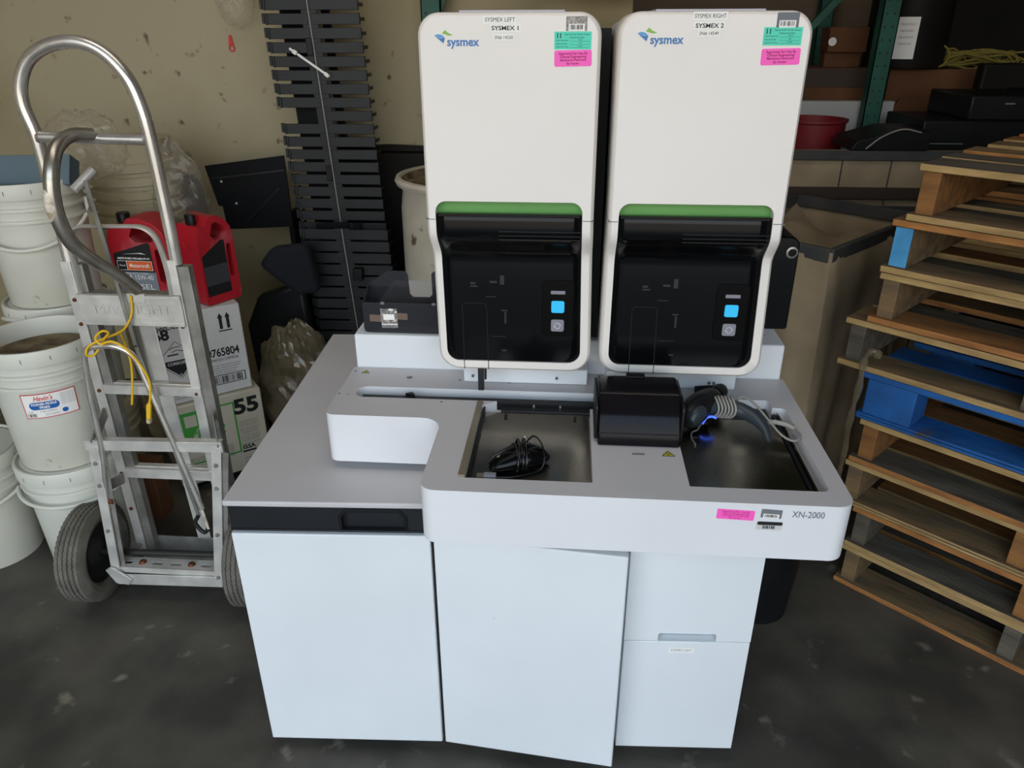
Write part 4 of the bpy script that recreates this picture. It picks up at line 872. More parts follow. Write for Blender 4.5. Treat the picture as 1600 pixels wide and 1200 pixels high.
b.prism([(cx_-.030, cz_+.018), (cx_+.004, cz_+.018), (cx_+.004, cz_+.023), (cx_-.030, cz_+.023)], 0, .0003)
b.tube([(cx_-.022, cz_+.040, 0), (cx_-.010, cz_+.046, 0), (cx_+.012, cz_+.046, 0)], .0012, 5); b.tube([(cx_-.015, cz_+.030, 0), (cx_, cz_+.036, 0), (cx_+.022, cz_+.028, 0)], .0012, 5)
dm = b.build('hazard_diamond', M['ink'], k2, smooth=0)
writing([('CORROSIVE', cx_, cz_-.011, .0140, dict(width=.070, bold=.0003)), ('8', cx_, cz_-.052, .012, {})], 'reversed_writing', M['card'], dm, G, lift=.0008)

# ------------------------------------------------------------ red oil jugs
def jug(c, rz, label, labeled, z=0.6685, sx=1.0):
    j = empty('oil_jug', (c[0], c[1], z), math.radians(rz), label, 'jug', 'red plastic oil jugs on the upper carton')
    # side outline in x (long side) and z, origin at the near left bottom
    o = rrect(0.0, 0.205, 0.0, 0.285, [0.012, 0.012, 0.02, 0.02], 4)
    o = [(0.010, 0), (0.195, 0), (0.205, 0.010), (0.205, 0.205), (0.198, 0.245), (0.170, 0.272), (0.120, 0.290), (0.085, 0.288), (0.066, 0.268), (0.062, 0.262), (0.018, 0.262), (0.014, 0.255), (0.006, 0.235), (0.0, 0.215), (0.0, 0.010)]
    b = MB(); b.prism(o, 0.0, 0.108, lambda u, v, t: (u, t, v)); b.bm.transform(wmat(j)); b.bm.transform(wmat(j).inverted())
    body = b.build('body', M['red'], j, world=False)
    c1_ = MB(); c1_.prism(rrect(0.158, 0.186, 0.075, 0.190, 0.013, 6), -0.01, 0.12, lambda u, v, t: (u, t, v)); c1_.bm.transform(wmat(j))
    c2_ = MB(); c2_.prism([(0.080, 0.228), (0.098, 0.210), (0.152, 0.212), (0.170, 0.228), (0.160, 0.250), (0.120, 0.268), (0.098, 0.262)], -0.01, 0.12, lambda u, v, t: (u, t, v)); c2_.bm.transform(wmat(j))
    cut(body, [c1_, c2_])
    bv = body.modifiers.new('bevel', 'BEVEL'); bv.width = 0.011; bv.segments = 4; bv.limit_method = 'ANGLE'; bv.angle_limit = math.radians(60)
    MB().lathe([(0.018, 0.258), (0.018, 0.266), (0.021, 0.266), (0.021, 0.292), (0.019, 0.295), (0.0001, 0.295)], (0.040, 0.054, 0), 24).build('cap', M['dk'], j, world=False)
    Gj = wmat(j) @ frame((0, -0.0006, 0), (1, 0, 0), (0, 0, 1))
    if labeled:
        b = MB(); b.M = Gj; b.prism([(0.012, .075), (.146, .075), (.146, .205), (.140, .212), (.012, .172)], 0, .0005)
        lb = b.build('black_label', M['ink'], j, smooth=0)
        decal('grey_field', mat('grey_label_print', '#7d8790', 0.5), lb, Gj, .012, .150, .015, .112, lift=.0005)
        decal('white_rule', M['paper'], lb, Gj, .020, .142, .118, .150, lift=.0006)
        decal('dark_field', M['ink'], lb, Gj, .0215, .052, .1195, .1485, lift=.0011)
        decal('orange_field', M['orange'], lb, Gj, .054, .1405, .1195, .1485, lift=.0011)
        writing([('Motorcraft', .097, .134, .0185, dict(width=.070, bold=.0003)), ('Ford', .037, .134, .010, dict(shear=.2)), ('MEETS FORD WSS-M2C171-F1', .082, .158, .0085, dict(width=.112, bold=.0003)), ('SAE 15W-40', .085, .094, .024, dict(width=.105)), ('SUPER DUTY DIESEL', .08, .108, .006, dict(width=.09)), ('DIESEL', .085, .062, .026, dict(width=.10))], 'label_writing', M['paper'], lb, Gj, lift=.0018)
        b = MB(); b.M = Gj; b.prism([(.045, .172), (.100, .174), (.128, .172), (.110, .178), (.085, .175)], .0006, .0008); b.build('swoosh', M['pale'], lb, smooth=0)
    else:
        b = MB(); b.M = Gj; b.prism([(0.012, .030), (.148, .030), (.148, .205), (.130, .208), (.012, .165)], 0, .0005)
        lb = b.build('dark_label', M['ink'], j, smooth=0)
        decal('grey_field', mat('dark_grey_label_print', '#3c3f44', 0.5), lb, Gj, .014, .146, .065, .130, lift=.0005)
        b = MB(); b.M = wmat(j) @ frame((-0.0008, 0.108, 0), (0, -1, 0), (0, 0, 1))
        for i in range(3): b.tube([(.030, .205-.008*i, 0), (.046, .190-.008*i, 0), (.080, .206-.008*i, 0)], .0016, 6)
        b.build('embossed_chevron', M['red'], j)
    for c_ in j.children_recursive: c_.data.transform(Matrix.Diagonal((sx, 1, 1, 1)))
    return j
jug((-1.500, 2.262), -3, 'red oil jug with black and orange front label, left on the upper carton', True)
jug((-1.192, 2.250), 60, 'red oil jug standing right on the upper carton, its dark label turned away', False, sx=.66)

# ------------------------------------------------------------ vertical cable managers (finger panels)
def fingers(x0, w, zb, zt, Y, lean, label, missing=(), fh=.0345):
    t = empty('cable_manager', (x0+w/2, Y, zb), 0, label, 'cable rack panel', 'tall black finger panels')
    ll = lean
    def P(u, z, dy=0): return (x0+u+(zt-z)*-ll, Y+dy, z)
    for nm, u in (('spine', w*.515), ):
        b = MB(); b.bar(P(u-.014, zb, .001), P(u-.014, zt, .001), .026, .006, up=(0, 1, 0)).bar(P(u+.014, zb, .001), P(u+.014, zt, .001), .026, .006, up=(0, 1, 0)); b.build(nm, M['blackm'], t, bevel=.001)
        MB().bar(P(u, zb, -.004), P(u, zt, -.004), .0035, .002, up=(0, 1, 0)).build('spine_line', M['cord'], t)
    for u in (0.012, w-0.012):
        pass
    n = int((zt-zb)/0.0445); k = 0
    for sidei in (0, 1):
        ua, ub = (0.026, w*.515-.006) if sidei == 0 else (w*.515+.006, w)
        for i in range(n):
            z = zt-0.0445*(i+.5)
            if (sidei, i) in missing: continue
            b = MB()
            p, q = P(ua, z), P(ub, z)
            b.bar(p, q, .006, fh, up=(0, 0, 1))
            uo = ua-.018 if sidei == 0 else ub
            if sidei == 0: b.bar(P(ua-.0045, z, -.002), P(ua+.0035, z, -.002), .010, .036, up=(0, 0, 1)); b.bar(P(ua-.020, z+.002, .012), P(ua-.010, z+.002, .012), .012, .032, up=(0, 0, 1)); b.bar(P(ua-.017, z, .012), P(ua-.017, z, .085), .006, .014, up=(0, 0, 1))
            else: b.bar(P(ub-.002, z, 0.003), P(ub+.007, z, 0.003), .012, .036, up=(0, 0, 1)); b.bar(P(ub, z, .006), P(ub, z, .085), .004, .012, up=(0, 0, 1))
            b.build('finger', M['blackm'], t, bevel=.0015)
            k += 1
    for sgn, u in ((0, .075), (1, w*.515)):
        MB().bar(P(u+.03, zb, .09), P(u+.03, zt, .09), .125 if sgn == 0 else .03, .005, up=(0, 1, 0)).build('back_rail', M['darkpanel'], t)
    return t
t1 = fingers(-1.098, 0.342, 0.40, 1.82, 2.75, -0.052, 'tall black finger panel leaning behind, with a white cable tie across it', missing=((0, 13), ))
for z in (1.445, 1.02): MB().box(-1.098+.342*.515-.075-(1.82-z)*-.052+.05, -1.098+.342*.515-.003-(1.82-z)*-.052, 2.742, 2.747, z-.028, z+.028).build('latch', M['dk'], t1, bevel=.002)
fingers(-1.005, 0.332, 0.02, 0.842, 2.635, -0.060, 'shorter black finger panel standing in front of the taller one', fh=.0375)
bk = empty('panel_bracket', (-0.75, 2.64, 0.70), 0, 'small black bracket clipped on the shorter finger panel', 'bracket')
MB().box(-0.80, -0.765, 2.60, 2.654, 0.655, 0.700).build('block', M['dk'], bk, bevel=.003)
ct = empty('cable_tie', (-0.93, 2.73, 1.4), 0, 'white cable tie threaded across the tall finger panel', 'cable tie')
b = MB(); b.bar((-0.985, 2.735, 1.440), (-0.853, 2.735, 1.350), .004, .0075, up=(0, 0, 1)); b.build('strap', M['paper'], ct)
b = MB(); b.bar((-0.972, 2.731, 1.432), (-0.960, 2.731, 1.424), .008, .014, up=(0, 0, 1)).bar((-0.868, 2.731, 1.361), (-0.855, 2.731, 1.351), .008, .012, up=(0, 0, 1)); b.build('tie_head', M['paper'], ct, bevel=.001)
# ------------------------------------------------------------ dark sheet-metal shelf bracket, drums, bags and clutter at the wall
db = empty('metal_bracket', (-1.20, 2.82, 0.8), 0, 'black sheet-metal bracket with two screws, leaning at the wall left of the finger panels', 'bracket')
b = MB(); b.prism([(-1.395, 1.032), (-1.08, 1.073), (-1.08, 0.805), (-1.345, 0.790), (-1.350, 0.880), (-1.366, 0.882)], 2.80, 2.808, lambda u, v, t: (u, t, v)); b.build('sheet', M['darkpanel'], db, bevel=.001)
MB().bar((-1.375, 2.798, 0.985), (-1.085, 2.798, 1.02), .004, .006, up=(0, 0, 1)).build('fold', M['strip'], db)
MB().bar((-1.27, 2.798, 0.81), (-1.11, 2.798, 0.955), .004, .010, up=(0, 0, 1)).build('fold', M['dk'], db)
for x, z in ((-1.338, .975), (-1.292, .892)): MB().lathe([(0.0001, .003), (.004, .002), (.005, 0)], (x, 2.799, z), 12, R=Matrix.Rotation(PI/2, 3, 'X')).build('screw', M['alum'], db)
MB().box(-1.10, -1.08, 2.8085, 2.895, 0.0, 0.86).build('support_foot', M['darkpanel'], db, bevel=.002)
ch = empty('chair_back', (-1.55, 2.8, 0.5), 0, 'black rounded chair back behind the red jugs', 'chair')
b = MB(); b.prism(rrect(-1.74, -1.425, 0.62, 0.995, 0.06, 8), 2.78, 2.84, lambda u, v, t: (u, t, v)); b.build('backrest', M['dk'], ch, bevel=.02, bseg=4)
MB().box(-1.60, -1.57, 2.80, 2.83, 0.03, 0.62).build('support', M['dk'], ch); MB().box(-1.75, -1.42, 2.785, 2.98, 0.0, 0.03).build('foot', M['dk'], ch)
dm_ = empty('white_drum', (-0.42, 2.55, 0), 0, 'white painted steel drum with a rolled rim, behind the left module', 'drum')
dc = (-0.345, 2.70, 0)
b = MB(); b.lathe([(0.0001, .01), (.265, .01), (.275, .0), (.28, .01), (.275, .03), (.272, .34), (.280, .35), (.272, .36), (.272, .62), (.280, .63), (.272, .64), (.270, .92), (.262, .98), (.268, 1.00), (.283, 1.005), (.288, 1.018), (.283, 1.03), (.270, 1.032), (.262, 1.022)], dc, 72); b.build('body', M['drum'], dm_)
b = MB(); b.lathe([(.263, 1.024), (.25, 1.005), (.2, 1.008), (0.0001, 1.01)], dc, 60); b.build('lid', M['dirt'], dm_)
for i, (cx_, cy_, r, h, lb_) in enumerate(((-0.62, 3.0-.32*0-.30+.02, .0, 0, ''),)): pass
b2 = empty('black_drum', (0.1, 2.55, 0), 0, 'wide black barrel with a flat lid at the wall, seen beside the white drum', 'drum')
dc = (-0.80, 2.905, 0)
MB().box(-1.02, -0.46, 3.005, 3.045, 0.0, 1.058).build('board', M['ddrum'], b2, bevel=.01)
b = MB(); b.prism([(-1.02, 1.06), (-0.46, 1.06), (-0.46, 1.075), (-0.74, 1.085), (-1.02, 1.07)], 3.002, 3.047, lambda u, v, t: (u, t, v)); b.build('edge', M['ddrum'], b2, bevel=.004)
b2['label'] = 'dark brown-black board standing against the wall behind the white drum'; b2['category'] = 'board'; b2.name = 'dark_board'
def crumple(name, c, r, m, label, seed=1, amp=.25, rz=1.0, seg=44, rings=30, cat='bag', sc_=(1, 1, 1), flat=True):
    rg = random.Random(seed); b = MB(); b.ball(c, r*sc_[0], r*sc_[1], r*sc_[2], seg, rings)
    ph = [(rg.uniform(2, 9), rg.uniform(2, 9), rg.uniform(2, 9), rg.uniform(0, 6)) for _ in range(9)]
    for v in b.bm.verts:
        d = (v.co-Vector(c)); q = d/r
        n_ = sum(abs(math.sin(q.x*a+q.y*bb+q.z*cc_+p)) for a, bb, cc_, p in ph)/9-.55
        v.co = Vector(c)+d*(1+amp*n_+rg.uniform(-.035, .035))
        if v.co.z < 0.004: v.co.z = 0.004
    return tag(b.build(name, m, smooth=0 if flat else 50), label, cat)
crumple('plastic_bag', (-0.985, 2.43, 0.27), .25, M['film2'], 'large crinkled clear plastic bag on the floor right of the cartons', 6, .30, sc_=(.62, .40, 1.08))
crumple('plastic_bag', (-1.56, 2.36, 1.165), .115, M['film'], 'clear plastic bag bunched above the topmost pail', 5, .45, sc_=(1.15, .6, .9))
crumple('plastic_bag', (-1.36, 2.52, 0.93), .15, M['film'], 'long clear plastic sheet hanging behind the truck loop handle', 8, .4, sc_=(.62, .4, 1.45))
crumple('plastic_bag', (-1.265, 3.00, 1.60), .095, M['film'], 'clear plastic bag hanging on the wall at the top edge of the photo', 9, .35, sc_=(.75, .35, .95))
lt = empty('brown_leaning_board', (-1.2, 2.98, 0), 0, 'dark low board leaning in the shadow behind the finger panels', 'board')
MB().box(-1.18, -0.72, 2.90, 2.97, 0.0, 0.60).build('sheet', M['darkpanel'], lt, bevel=.002)
lt.name = 'low_dark_board'
def pouch(name, pts, t, y, m, label, cat): 
    b = MB(); b.prism(pts, y, y+t, lambda u, v, q: (u, q, v)); o = b.build(name, m, bevel=t*.35, bseg=3); return tag(o, label, cat)
pouch('dark_cushion', [(-1.115, .735), (-1.06, .80), (-0.93, .815), (-0.90, .64), (-0.98, .62)], .06, 2.50, M['denim'], 'pointed dark navy cushion between the jugs and the finger panels', 'cushion')
pouch('black_tote', [(-1.22, .48), (-1.16, .60), (-0.98, .66), (-0.95, .0), (-1.20, .0)], .05, 2.56, M['dk'], 'black tote slumped in shadow above the big clear bag', 'tote')
# stack of grimy white lids behind the truck
st_ = empty('pail_lid_stack', (-1.45, 2.50, 0), 0, 'tall nested stack of grimy white pails behind the hand truck loop', 'pail stack')
b = MB(); pr = [(0.0001, 0.0), (.13, 0.0)]
z = 0.02
while z < 1.10: pr += [(.134, z), (.147, z+.004), (.148, z+.030), (.136, z+.034)]; z += .045
pr += [(.14, 1.16), (.0001, 1.16)]
b.lathe(pr, (-1.56, 2.600, 0), 48); b.build('stacked_rims', M['pail2'], st_)
bx = empty('brown_carton', (-1.39, 2.0, 0), 0, 'small plain brown carton on the floor behind the truck wheel', 'carton')
MB().box(-1.47, -1.345, 1.975, 2.05, 0, 0.21).build('board', M['brown'], bx, bevel=.003)
rs = MB(); rs.prism([(-1.329, 1.480), (-1.319, 1.480), (-1.314, 1.444), (-1.334, 1.444)], 3.0445, 3.0475, lambda u, v, t: (u, t, v)); rs.lathe([(.0075, -.001), (.0125, -.001), (.0125, .001), (.0075, .001), (.0075, -.001)], (-1.324, 3.046, 1.434), 24, R=Matrix.Rotation(PI/2, 3, 'X'))
tag(rs.build('red_wall_tag', M['redink']), 'small red ring tag stuck on the grimy wall left of the finger panel', 'tag')

# ------------------------------------------------------------ pallets
pd = V(0.736, -0.677, 0); pn = V(0.677, 0.736, 0); p0 = V(0.824, 1.834, 0)
PL, PW = 0.90, 1.00
M['edge'] = mat('door_lit_pallet_edge', '#b89a66', 0.8, col2='#8f744a', scale=7, stretch=(1, 6, 6), bump=0.2, bscale=40)  # paler front edges: door light painted into the wood colour
M['edge2'] = mat('orange_door_lit_pallet_edge', '#b07a42', 0.8, col2='#85562d', scale=7, stretch=(1, 6, 6), bump=0.2, bscale=40)
def pallet(i, z, s, label, woods, blocks=False, blue_end=False, hh=0.135, bottom=3, seed=0, tw=0.0):
    rg = random.Random(seed+11)
    o = p0+pd*s; ang = math.atan2(pd.y, pd.x)+tw
    t = empty('wooden_pallet', (o.x, o.y, z), ang, label, 'pallet', 'stack of old wooden pallets')
    bt = 0.017; top = hh-0.001
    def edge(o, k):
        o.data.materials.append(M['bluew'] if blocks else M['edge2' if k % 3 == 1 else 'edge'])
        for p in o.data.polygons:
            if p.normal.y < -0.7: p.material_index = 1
    w = [M[q] for q in woods]
    n = 7
    for k in range(n):                       # top boards, parallel to the front edge
        wd = 0.092 if 0 < k < n-1 else 0.125
        y = (PW-wd)*k/(n-1)+rg.uniform(-.006, .006)*(0 < k < n-1)
        e0, e1 = rg.uniform(-.008, .006), PL+rg.uniform(-.01, .01)
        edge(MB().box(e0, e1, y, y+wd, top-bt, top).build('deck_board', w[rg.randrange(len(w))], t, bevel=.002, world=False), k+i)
    for k in range(bottom):
        wd = 0.105; y = (PW-wd)*k/(bottom-1)
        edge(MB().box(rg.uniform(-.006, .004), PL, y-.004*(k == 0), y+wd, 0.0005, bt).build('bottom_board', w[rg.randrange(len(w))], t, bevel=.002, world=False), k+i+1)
    for k in range(3):
        x = (PL-0.040)*k/2+(.012 if k == 0 else 0)
        if blocks:
            for y in (0.0, (PW-.10)/2, PW-.10): MB().box(x, x+0.125 if k < 2 else x+.04, y, y+.10, bt, top-bt).build('block', M['bluew'], t, bevel=.003, world=False)
        else:
            st_ = MB().box(x, x+0.040, 0.006, PW-.006, bt, top-bt).build('stringer', w[-1] if k else w[0], t, bevel=.002, world=False)
            if blue_end and k == 0: MB().box(x-.0004, x+0.0404, 0.0045, 0.0075, bt+.002, top-bt-.002).build('painted_end', M['bluel'], st_, world=False)
    if i in (2, 4):
        MB().box(0.0, 0.8, -0.004, 0.0, 0.008, 0.012).build('splinter', w[0], t, world=False)
    return t
PZ = [(0.0, 'lowest wooden pallet of the stack, resting on the floor', ('wood', 'wood3'), 3, 0.0, {}),
      (0.135, 'second wooden pallet up from the floor in the stack', ('wood3', 'wood', 'wood2'), 3, 0.004, {}),
      (0.270, 'third wooden pallet up from the floor, light brown edge', ('wood', 'wood3', 'wood2'), 3, -0.045, {}),
      (0.405, 'orange-brown pallet just beneath the blue block pallet', ('wood2', 'wood3', 'wood2'), 3, -0.030, {}),
      (0.540, 'blue painted pallet with battered blocks in the middle of the stack', ('bluew',), 3, -0.042, dict(blocks=True)),
      (0.675, 'grey-brown pallet just above the blue block pallet', ('wood3', 'wood', 'wood3'), 3, -0.118, {}),
      (0.810, 'pallet with a bright yellow-brown stringer end, third from the top', ('wood', 'wood3', 'wood2'), 3, -0.062, {}),
      (0.945, 'pallet with one pale blue painted stringer end, second from the top', ('wood', 'wood3', 'wood3'), 3, -0.058, dict(blue_end=True)),
      (1.080, 'topmost wooden pallet of the stack', ('wood2', 'wood', 'wood3'), 3, -0.026, {})]
for i, (z, lb_, wo, nb, s, kw) in enumerate(PZ): pallet(i, z, s, lb_, wo, bottom=nb, seed=i, tw=random.Random(i+40).uniform(-.012, .012), **kw)
b = MB(); rg = random.Random(5)
b.tube(cr([(0.790, 1.785, .748), (0.772, 1.795, .760), (0.758, 1.80, .735), (0.757, 1.795, .66), (0.750, 1.79, .56), (0.752, 1.785, .46), (0.745, 1.78, .37), (0.742, 1.78, .30)], 4), [(.004+.009*abs(math.sin(i*.9))*(1-i/40), .012+.003*math.sin(i*1.7)) for i in range(29)], 8)
tag(b.build('stretch_wrap_tail', M['film2'], smooth=0), 'twisted tail of clear stretch wrap hanging off the pallet stack corner', 'plastic wrap')

# ------------------------------------------------------------ canvas bins
def bin_(name, c, e1, e2, z1, label, h=0.9, fold=True, seed=1):
    rg = random.Random(seed); c = Vector(c); e1 = Vector(e1); e2 = Vector(e2)
    t = empty(name, (c.x, c.y, 0), 0, label, 'bulk bin')
    C = [c, c+e1, c+e1+e2, c+e2]
    b = MB(); NZ = 8
    loop = []
    for i in range(4):
        a, d = C[i], C[(i+1) % 4]
        for k in range(18): loop.append((a.lerp(d, k/18), (d-a).normalized().cross(V(0, 0, 1))))
    rows = []
    for j in range(NZ+1):
        z = (z1-.01)*(1-j/NZ)+.002
        row = []
        for k, (p, nrm) in enumerate(loop):
            wob = (math.sin(k*1.3+j*.15)*.012+math.sin(k*.55+1)*.014)*(j/NZ)**.6
            row.append(b.bm.verts.new((p.x+nrm.x*wob, p.y+nrm.y*wob, z)))
        rows.append(row)
    for r0, r1 in zip(rows, rows[1:]):
        for k in range(len(loop)): b.bm.faces.new((r0[k], r0[(k+1) % len(loop)], r1[(k+1) % len(loop)], r1[k]))
    b.face([(p.x, p.y, .012) for p in C])
    o = b.build('canvas_sides', M['canvas'], t, smooth=60, recalc=False); s_ = o.modifiers.new('s', 'SOLIDIFY'); s_.thickness = .008
    q = MB(); N = 8
    G_ = [[C[0]+e1*(.02+.96*i/N)+e2*(.02+.96*j/N)+V(0, 0, z1-.16-.05*math.sin(i*.9)*math.cos(j*1.1)+.10*(j/N)) for i in range(N+1)] for j in range(N+1)]
    for j in range(N):
        for i in range(N): q.face([G_[j][i], G_[j][i+1], G_[j+1][i+1], G_[j+1][i]])
    bmesh.ops.remove_doubles(q.bm, verts=q.bm.verts, dist=1e-5); q.build('raised_fill_sheet', M['canvas'], t, smooth=60)  # raised sheet added so the inside of the bin looks lit
    for i in range(4): MB().bar(C[i]+V(0, 0, z1-.018), C[(i+1) % 4]+V(0, 0, z1-.018), .018, .042).build('rim_band', M['canvas_b'], t, bevel=.004)
    return t
bin_('canvas_bin', (0.752, 2.165, 0), V(.679, .733, 0)*.66, V(-.733, .679, 0)*.46, 0.920, 'grey-brown canvas bin with a dark rim, between the machine and the pallets')
w2 = empty('quilted_crate', (1.1, 3.0, 0), 0, 'tall tan panelled crate behind the canvas bin', 'crate')
MB().box(0.62, 1.62, 3.00, 3.06, 0.0, 1.075).build('front_panel', M['canvas'], w2, bevel=.004)
for x in (0.62, 0.80, 1.02, 1.20, 1.42): MB().box(x, x+.004, 2.996, 3.0, .0, 1.05).build('seam', M['canvas_b'], w2)
MB().box(0.61, 1.63, 2.985, 3.0, 1.045, 1.080).build('rim_band', M['canvas_b'], w2, bevel=.003)
MB().box(0.61, 1.63, 2.985, 3.0, 0.90, 0.945).build('belt', M['brownd'] if 'brownd' in M else M.setdefault('brownd', mat('dark_brown_band', '#41362d', 0.8)), w2, bevel=.003)
MB().box(0.61, 1.63, 2.985, 3.0, 0.835, 0.875).build('rim_band', M['canvas_b'], w2, bevel=.003)
MB().box(0.62, 0.66, 3.06, 3.09, 0, 1.07).box(1.58, 1.62, 3.06, 3.09, 0, 1.07).build('side_panel', M['canvas'], w2)

# ------------------------------------------------------------ rack and what is stored on it
rk = empty('storage_rack', (1.3, 3.75, 0), 0, 'green steel storage rack with perforated uprights along the rear wall', 'rack')
def upright(x, y, zt, nm='upright'):
    o = MB().box(x, x+.072, y, y+.004, 0, zt).box(x, x+.004, y, y+.06, 0, zt).box(x+.068, x+.072, y, y+.06, 0, zt).build(nm, M['rackg'], rk)
    b = MB()
    z = 0.05
    while z < zt-.03:
        for u in (.018, .050): b.lathe([(0.0001, 0), (.0045, 0)], (x+u, y-.0006, z), 8, R=Matrix.Rotation(PI/2, 3, 'X'))
        z += .05
    b.build('perforation', M['ink'], o); return o
for x, y in ((1.262, 3.55), (-0.56, 2.94)): upright(x, y, 3.2)
upright(1.262, 4.45, 3.2)
MB().bar((-0.53, 2.97, 1.48), (-0.40, 2.99, 1.85), .03, .03).build('brace', M['rackg'], rk)
MB().bar((0.50, 3.56, 0.95), (1.262, 3.56, 1.82), .028, .028).build('brace', M['rackg'], rk)
MB().box(1.34, 3.5, 3.58, 3.63, 2.45, 2.57).box(-0.56, 1.262, 3.62, 3.66, 2.45, 2.57).build('shelf_beam', M['rackg'], rk)
# shelf load and lower rack deck
MB().box(0.5, 3.5, 3.64, 4.5, 0.86, 0.90).build('deck', M['wood3'], rk)
for x in (0.55, 2.0, 3.3): MB().box(x, x+.08, 3.70, 3.76, 0, 0.86).build('leg', M['rackg'], rk)
def boxthing(name, x0, x1, y0, y1, z0, z1, m, label, cat, bevel=.004, group=None):
    t = empty(name, ((x0+x1)/2, (y0+y1)/2, z0), 0, label, cat, group)
    MB().box(x0, x1, y0, y1, z0, z1).build('shell', M[m], t, bevel=bevel); return t
boxthing('grey_panel', 1.00, 1.42, 3.64, 3.70, 0.902, 1.202, 'slab', 'pale grey slab standing behind the red tub and the black equipment', 'panel')
t = boxthing('brown_carton', 0.96, 1.40, 3.80, 4.10, 0.902, 1.330, 'brown', 'long open brown carton on the rack left of the green upright', 'carton')
MB().box(0.97, 1.39, 3.795, 3.80, 1.25, 1.328).build('inner_flap', M['brownd'], t)
t = boxthing('brown_carton', 1.44, 1.90, 3.82, 4.10, 0.902, 1.325, 'brown', 'wide brown carton on the rack right of the green upright', 'carton')
MB().prism([(1.44, 1.10), (1.50, 1.20), (1.70, 1.22), (1.86, 1.17), (1.90, 1.08)], 3.80, 3.815, lambda u, v, t_: (u, t_, v)).build('flap', M['brown'], t)
t = boxthing('brown_carton', 1.155, 1.33, 3.86, 3.99, 1.395, 1.50, 'brown', 'small brown carton fixed high behind the green upright', 'carton'); 
MB().box(1.16, 1.32, 3.90, 3.98, 1.331, 1.395).build('base_flap', M['brown'], t)
MB().lathe([(.0001, -.003), (.018, -.003), (.018, 0), (.0001, 0)], (1.172, 3.858, 1.44), 16, R=Matrix.Rotation(PI/2, 3, 'X')).build('seal', M['paper'], t)
boxthing('dark_board', 1.74, 3.3, 4.2, 4.25, 0.902, 2.4, 'ddrum', 'big dark sheet added on the rack to darken the space behind the yellow rope tangle', 'board')  # added dark sheet, stands in for the black rear corner
rt_ = empty('red_tub', (1.06, 3.40, 0.0), 0, 'round dark red tub behind the right module', 'tub')
MB().lathe([(.0001, .9), (.115, .9), (.125, 1.0), (.132, 1.135), (.140, 1.14), (.140, 1.15), (.130, 1.15), (.11, 1.10), (.0001, 1.09)], (1.02, 3.44, 0), 40).build('tub', M['maroon'], rt_)
MB().lathe([(.0001, 0), (.12, 0), (.11, .9), (.0001, .9)], (1.02, 3.44, 0), 32).build('drum_base', M['ddrum'], rt_)
# black rolled column with a notice
cl = empty('black_drum', (1.48, 3.42, 0), 0, 'tall black drum with a typed white notice taped to it', 'drum')
MB().lathe([(.0001, 1.33), (.17, 1.33), (.175, 1.35), (.172, 1.8), (.0001, 1.8)], (1.52, 3.92, 0), 48).build('shell', M['ddrum'], cl)
cl.location = (0, 0, 0); [setattr(c, 'location', (0, 0, 0)) for c in cl.children]
for c in cl.children: c.data.transform(Matrix.Translation((1.48, 3.42, 0)))
fl = wrap((1.52, 3.92), 0.1745, 0, 1.455, math.radians(-112)); 
pp = wdecal('paper_notice', M['paper'], cl, fl, -.045, .045, -.085, .085, .001)
writing([('STORAGE NOTICE DO NOT', 0, .055-.026*i, .012, dict(width=.06-.008*(i % 2))) for i in range(4)], 'writing', M['inkg'], pp, None, warp=lambda co: fl(V(co.x, co.y, .0022)))
# black equipment in front
e = empty('black_equipment', (1.35, 3.3, 0.9), 0, 'low black flat machine on top of the tan crate, left part of the black pile', 'equipment')
b = MB(); b.prism([(1.045, 1.078), (1.065, 1.112), (1.20, 1.150), (1.27, 1.152), (1.33, 1.15), (1.33, 1.078)], 3.01, 3.25, lambda u, v, t_: (u, t_, v)); b.build('shell', M['dk'], e, bevel=.004)
MB().tube(cr([(1.10, 3.005, 1.085), (1.15, 3.0, 1.13), (1.22, 3.0, 1.157), (1.29, 3.005, 1.145)], 5), .003, 8).build('cable', M['cord'], e)
e = empty('black_equipment', (1.6, 3.4, 0.9), 0, 'large black office machine with a lid, behind the top of the pallets', 'equipment')
MB().box(1.34, 1.74, 3.12, 3.5, 0.9455, 1.1748).build('base_unit', M['dk'], e, bevel=.006)
MB().box(1.50, 1.79, 3.13, 3.5, 1.1752, 1.265).build('lid', M['dk'], e, bevel=.008)
MB().box(1.62, 1.655, 3.118, 3.122, 1.235, 1.240).build('handle_trim', M['alumd'], e)
MB().box(1.34, 1.50, 3.115, 3.12, 1.09, 1.093).build('trim_line', M['inkg'], e)
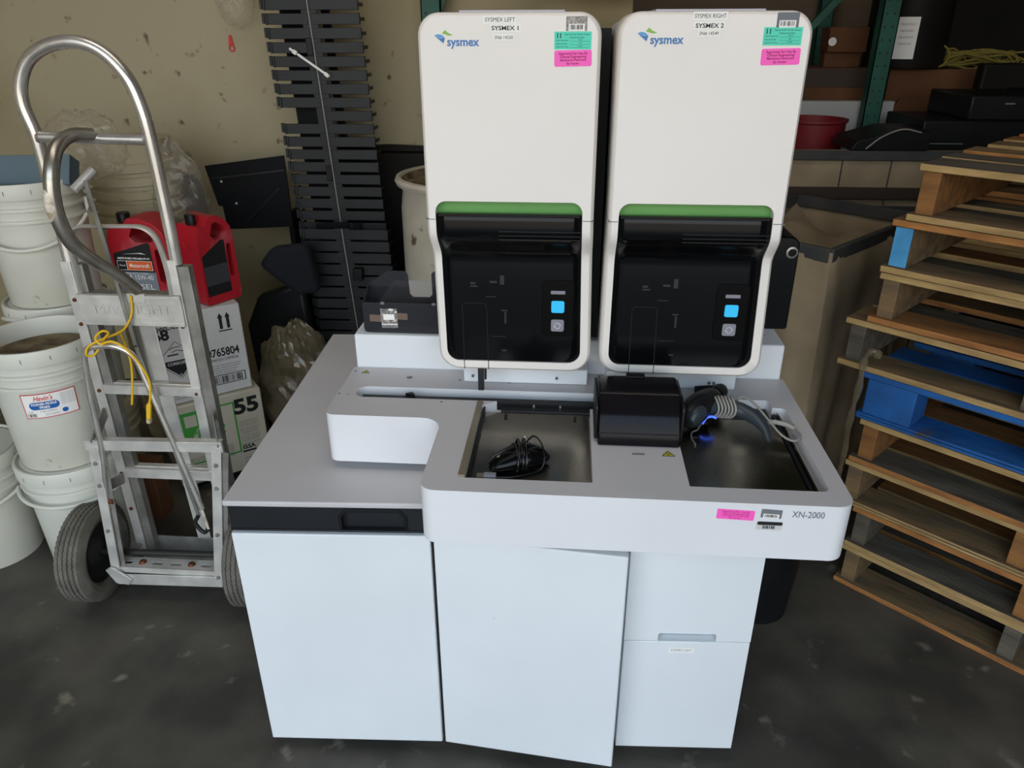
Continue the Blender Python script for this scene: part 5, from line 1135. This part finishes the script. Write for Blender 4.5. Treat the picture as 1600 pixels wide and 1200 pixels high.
boxthing('black_monitor', 1.80, 2.15, 3.2, 3.5, 0.9455, 1.27, 'darkpanel', 'dark slate box-shaped monitor at the right edge of the photo', 'monitor', bevel=.01)
boxthing('dark_bin', 1.72, 2.30, 3.55, 3.62, 0.9455, 1.36, 'ddrum', 'upright dark panel under the yellow rope at the right edge', 'panel', bevel=.01)
boxthing('support_table', 1.335, 2.35, 3.10, 3.63, 0.80, 0.945, 'darkpanel', 'dark low table carrying the black office machine and monitor', 'table', bevel=.01)
for x in (1.66, 2.25): MB().box(x, x+.05, 3.4, 3.45, 0, .80).build('leg', M['darkpanel'], bpy.data.objects['support_table'])
MB().box(1.64, 1.69, 3.12, 3.17, 0, .80).build('leg', M['darkpanel'], bpy.data.objects['support_table'])
rp = empty('rope_tangle', (1.85, 3.66, 1.33), 0, 'tangle of olive yellow rope on the brown carton at the right', 'rope')
rg = random.Random(9); P = []
for i in range(60): P.append((1.80+.20*math.sin(i*1.1)+rg.uniform(-.06, .06), 3.88+rg.uniform(-.04, .04), 1.365+.035*math.sin(i*2.3)+rg.uniform(-.01, .02)))
MB().tube(cr(P, 5), .0045, 6).build('rope', M['rope'], rp)
MB().tube([(1.63+.045*math.cos(a*.3), 3.80, 1.38+.045*math.sin(a*.3)) for a in range(21)], .0045, 6, closed=True).build('loop', M['rope'], rp)
# black round bin right of the cabinets
tb = empty('black_bin', (0.60, 1.80, 0), 0, 'black round waste bin on the floor right of the white cabinets', 'waste bin')
MB().lathe([(.0001, .004), (.088, .004), (.095, .0), (.112, .24), (.118, .245), (.120, .262), (.114, .266), (.106, .262), (.10, .20), (.090, .02), (.0001, .015)], (0.555, 1.72, 0), 48).build('bin_body', M['dk'], tb)
# cables lying along the top of the rack behind the modules
hs = empty('hose_bundle', (0.1, 2.85, 1.6), 0, 'dark hoses strung along the rack above the modules', 'hose')
for i in range(5):
    z = 1.63+.02*i
    MB().tube(cr([(-0.25, 2.90+.01*i, z+.04), (0.05, 2.88, z-.015), (0.35, 2.88, z+.01*math.sin(i)), (0.7, 2.9, z+.03), (1.1, 2.95, z+.15)], 8), .012, 10).build('hose', M['dk'], hs)
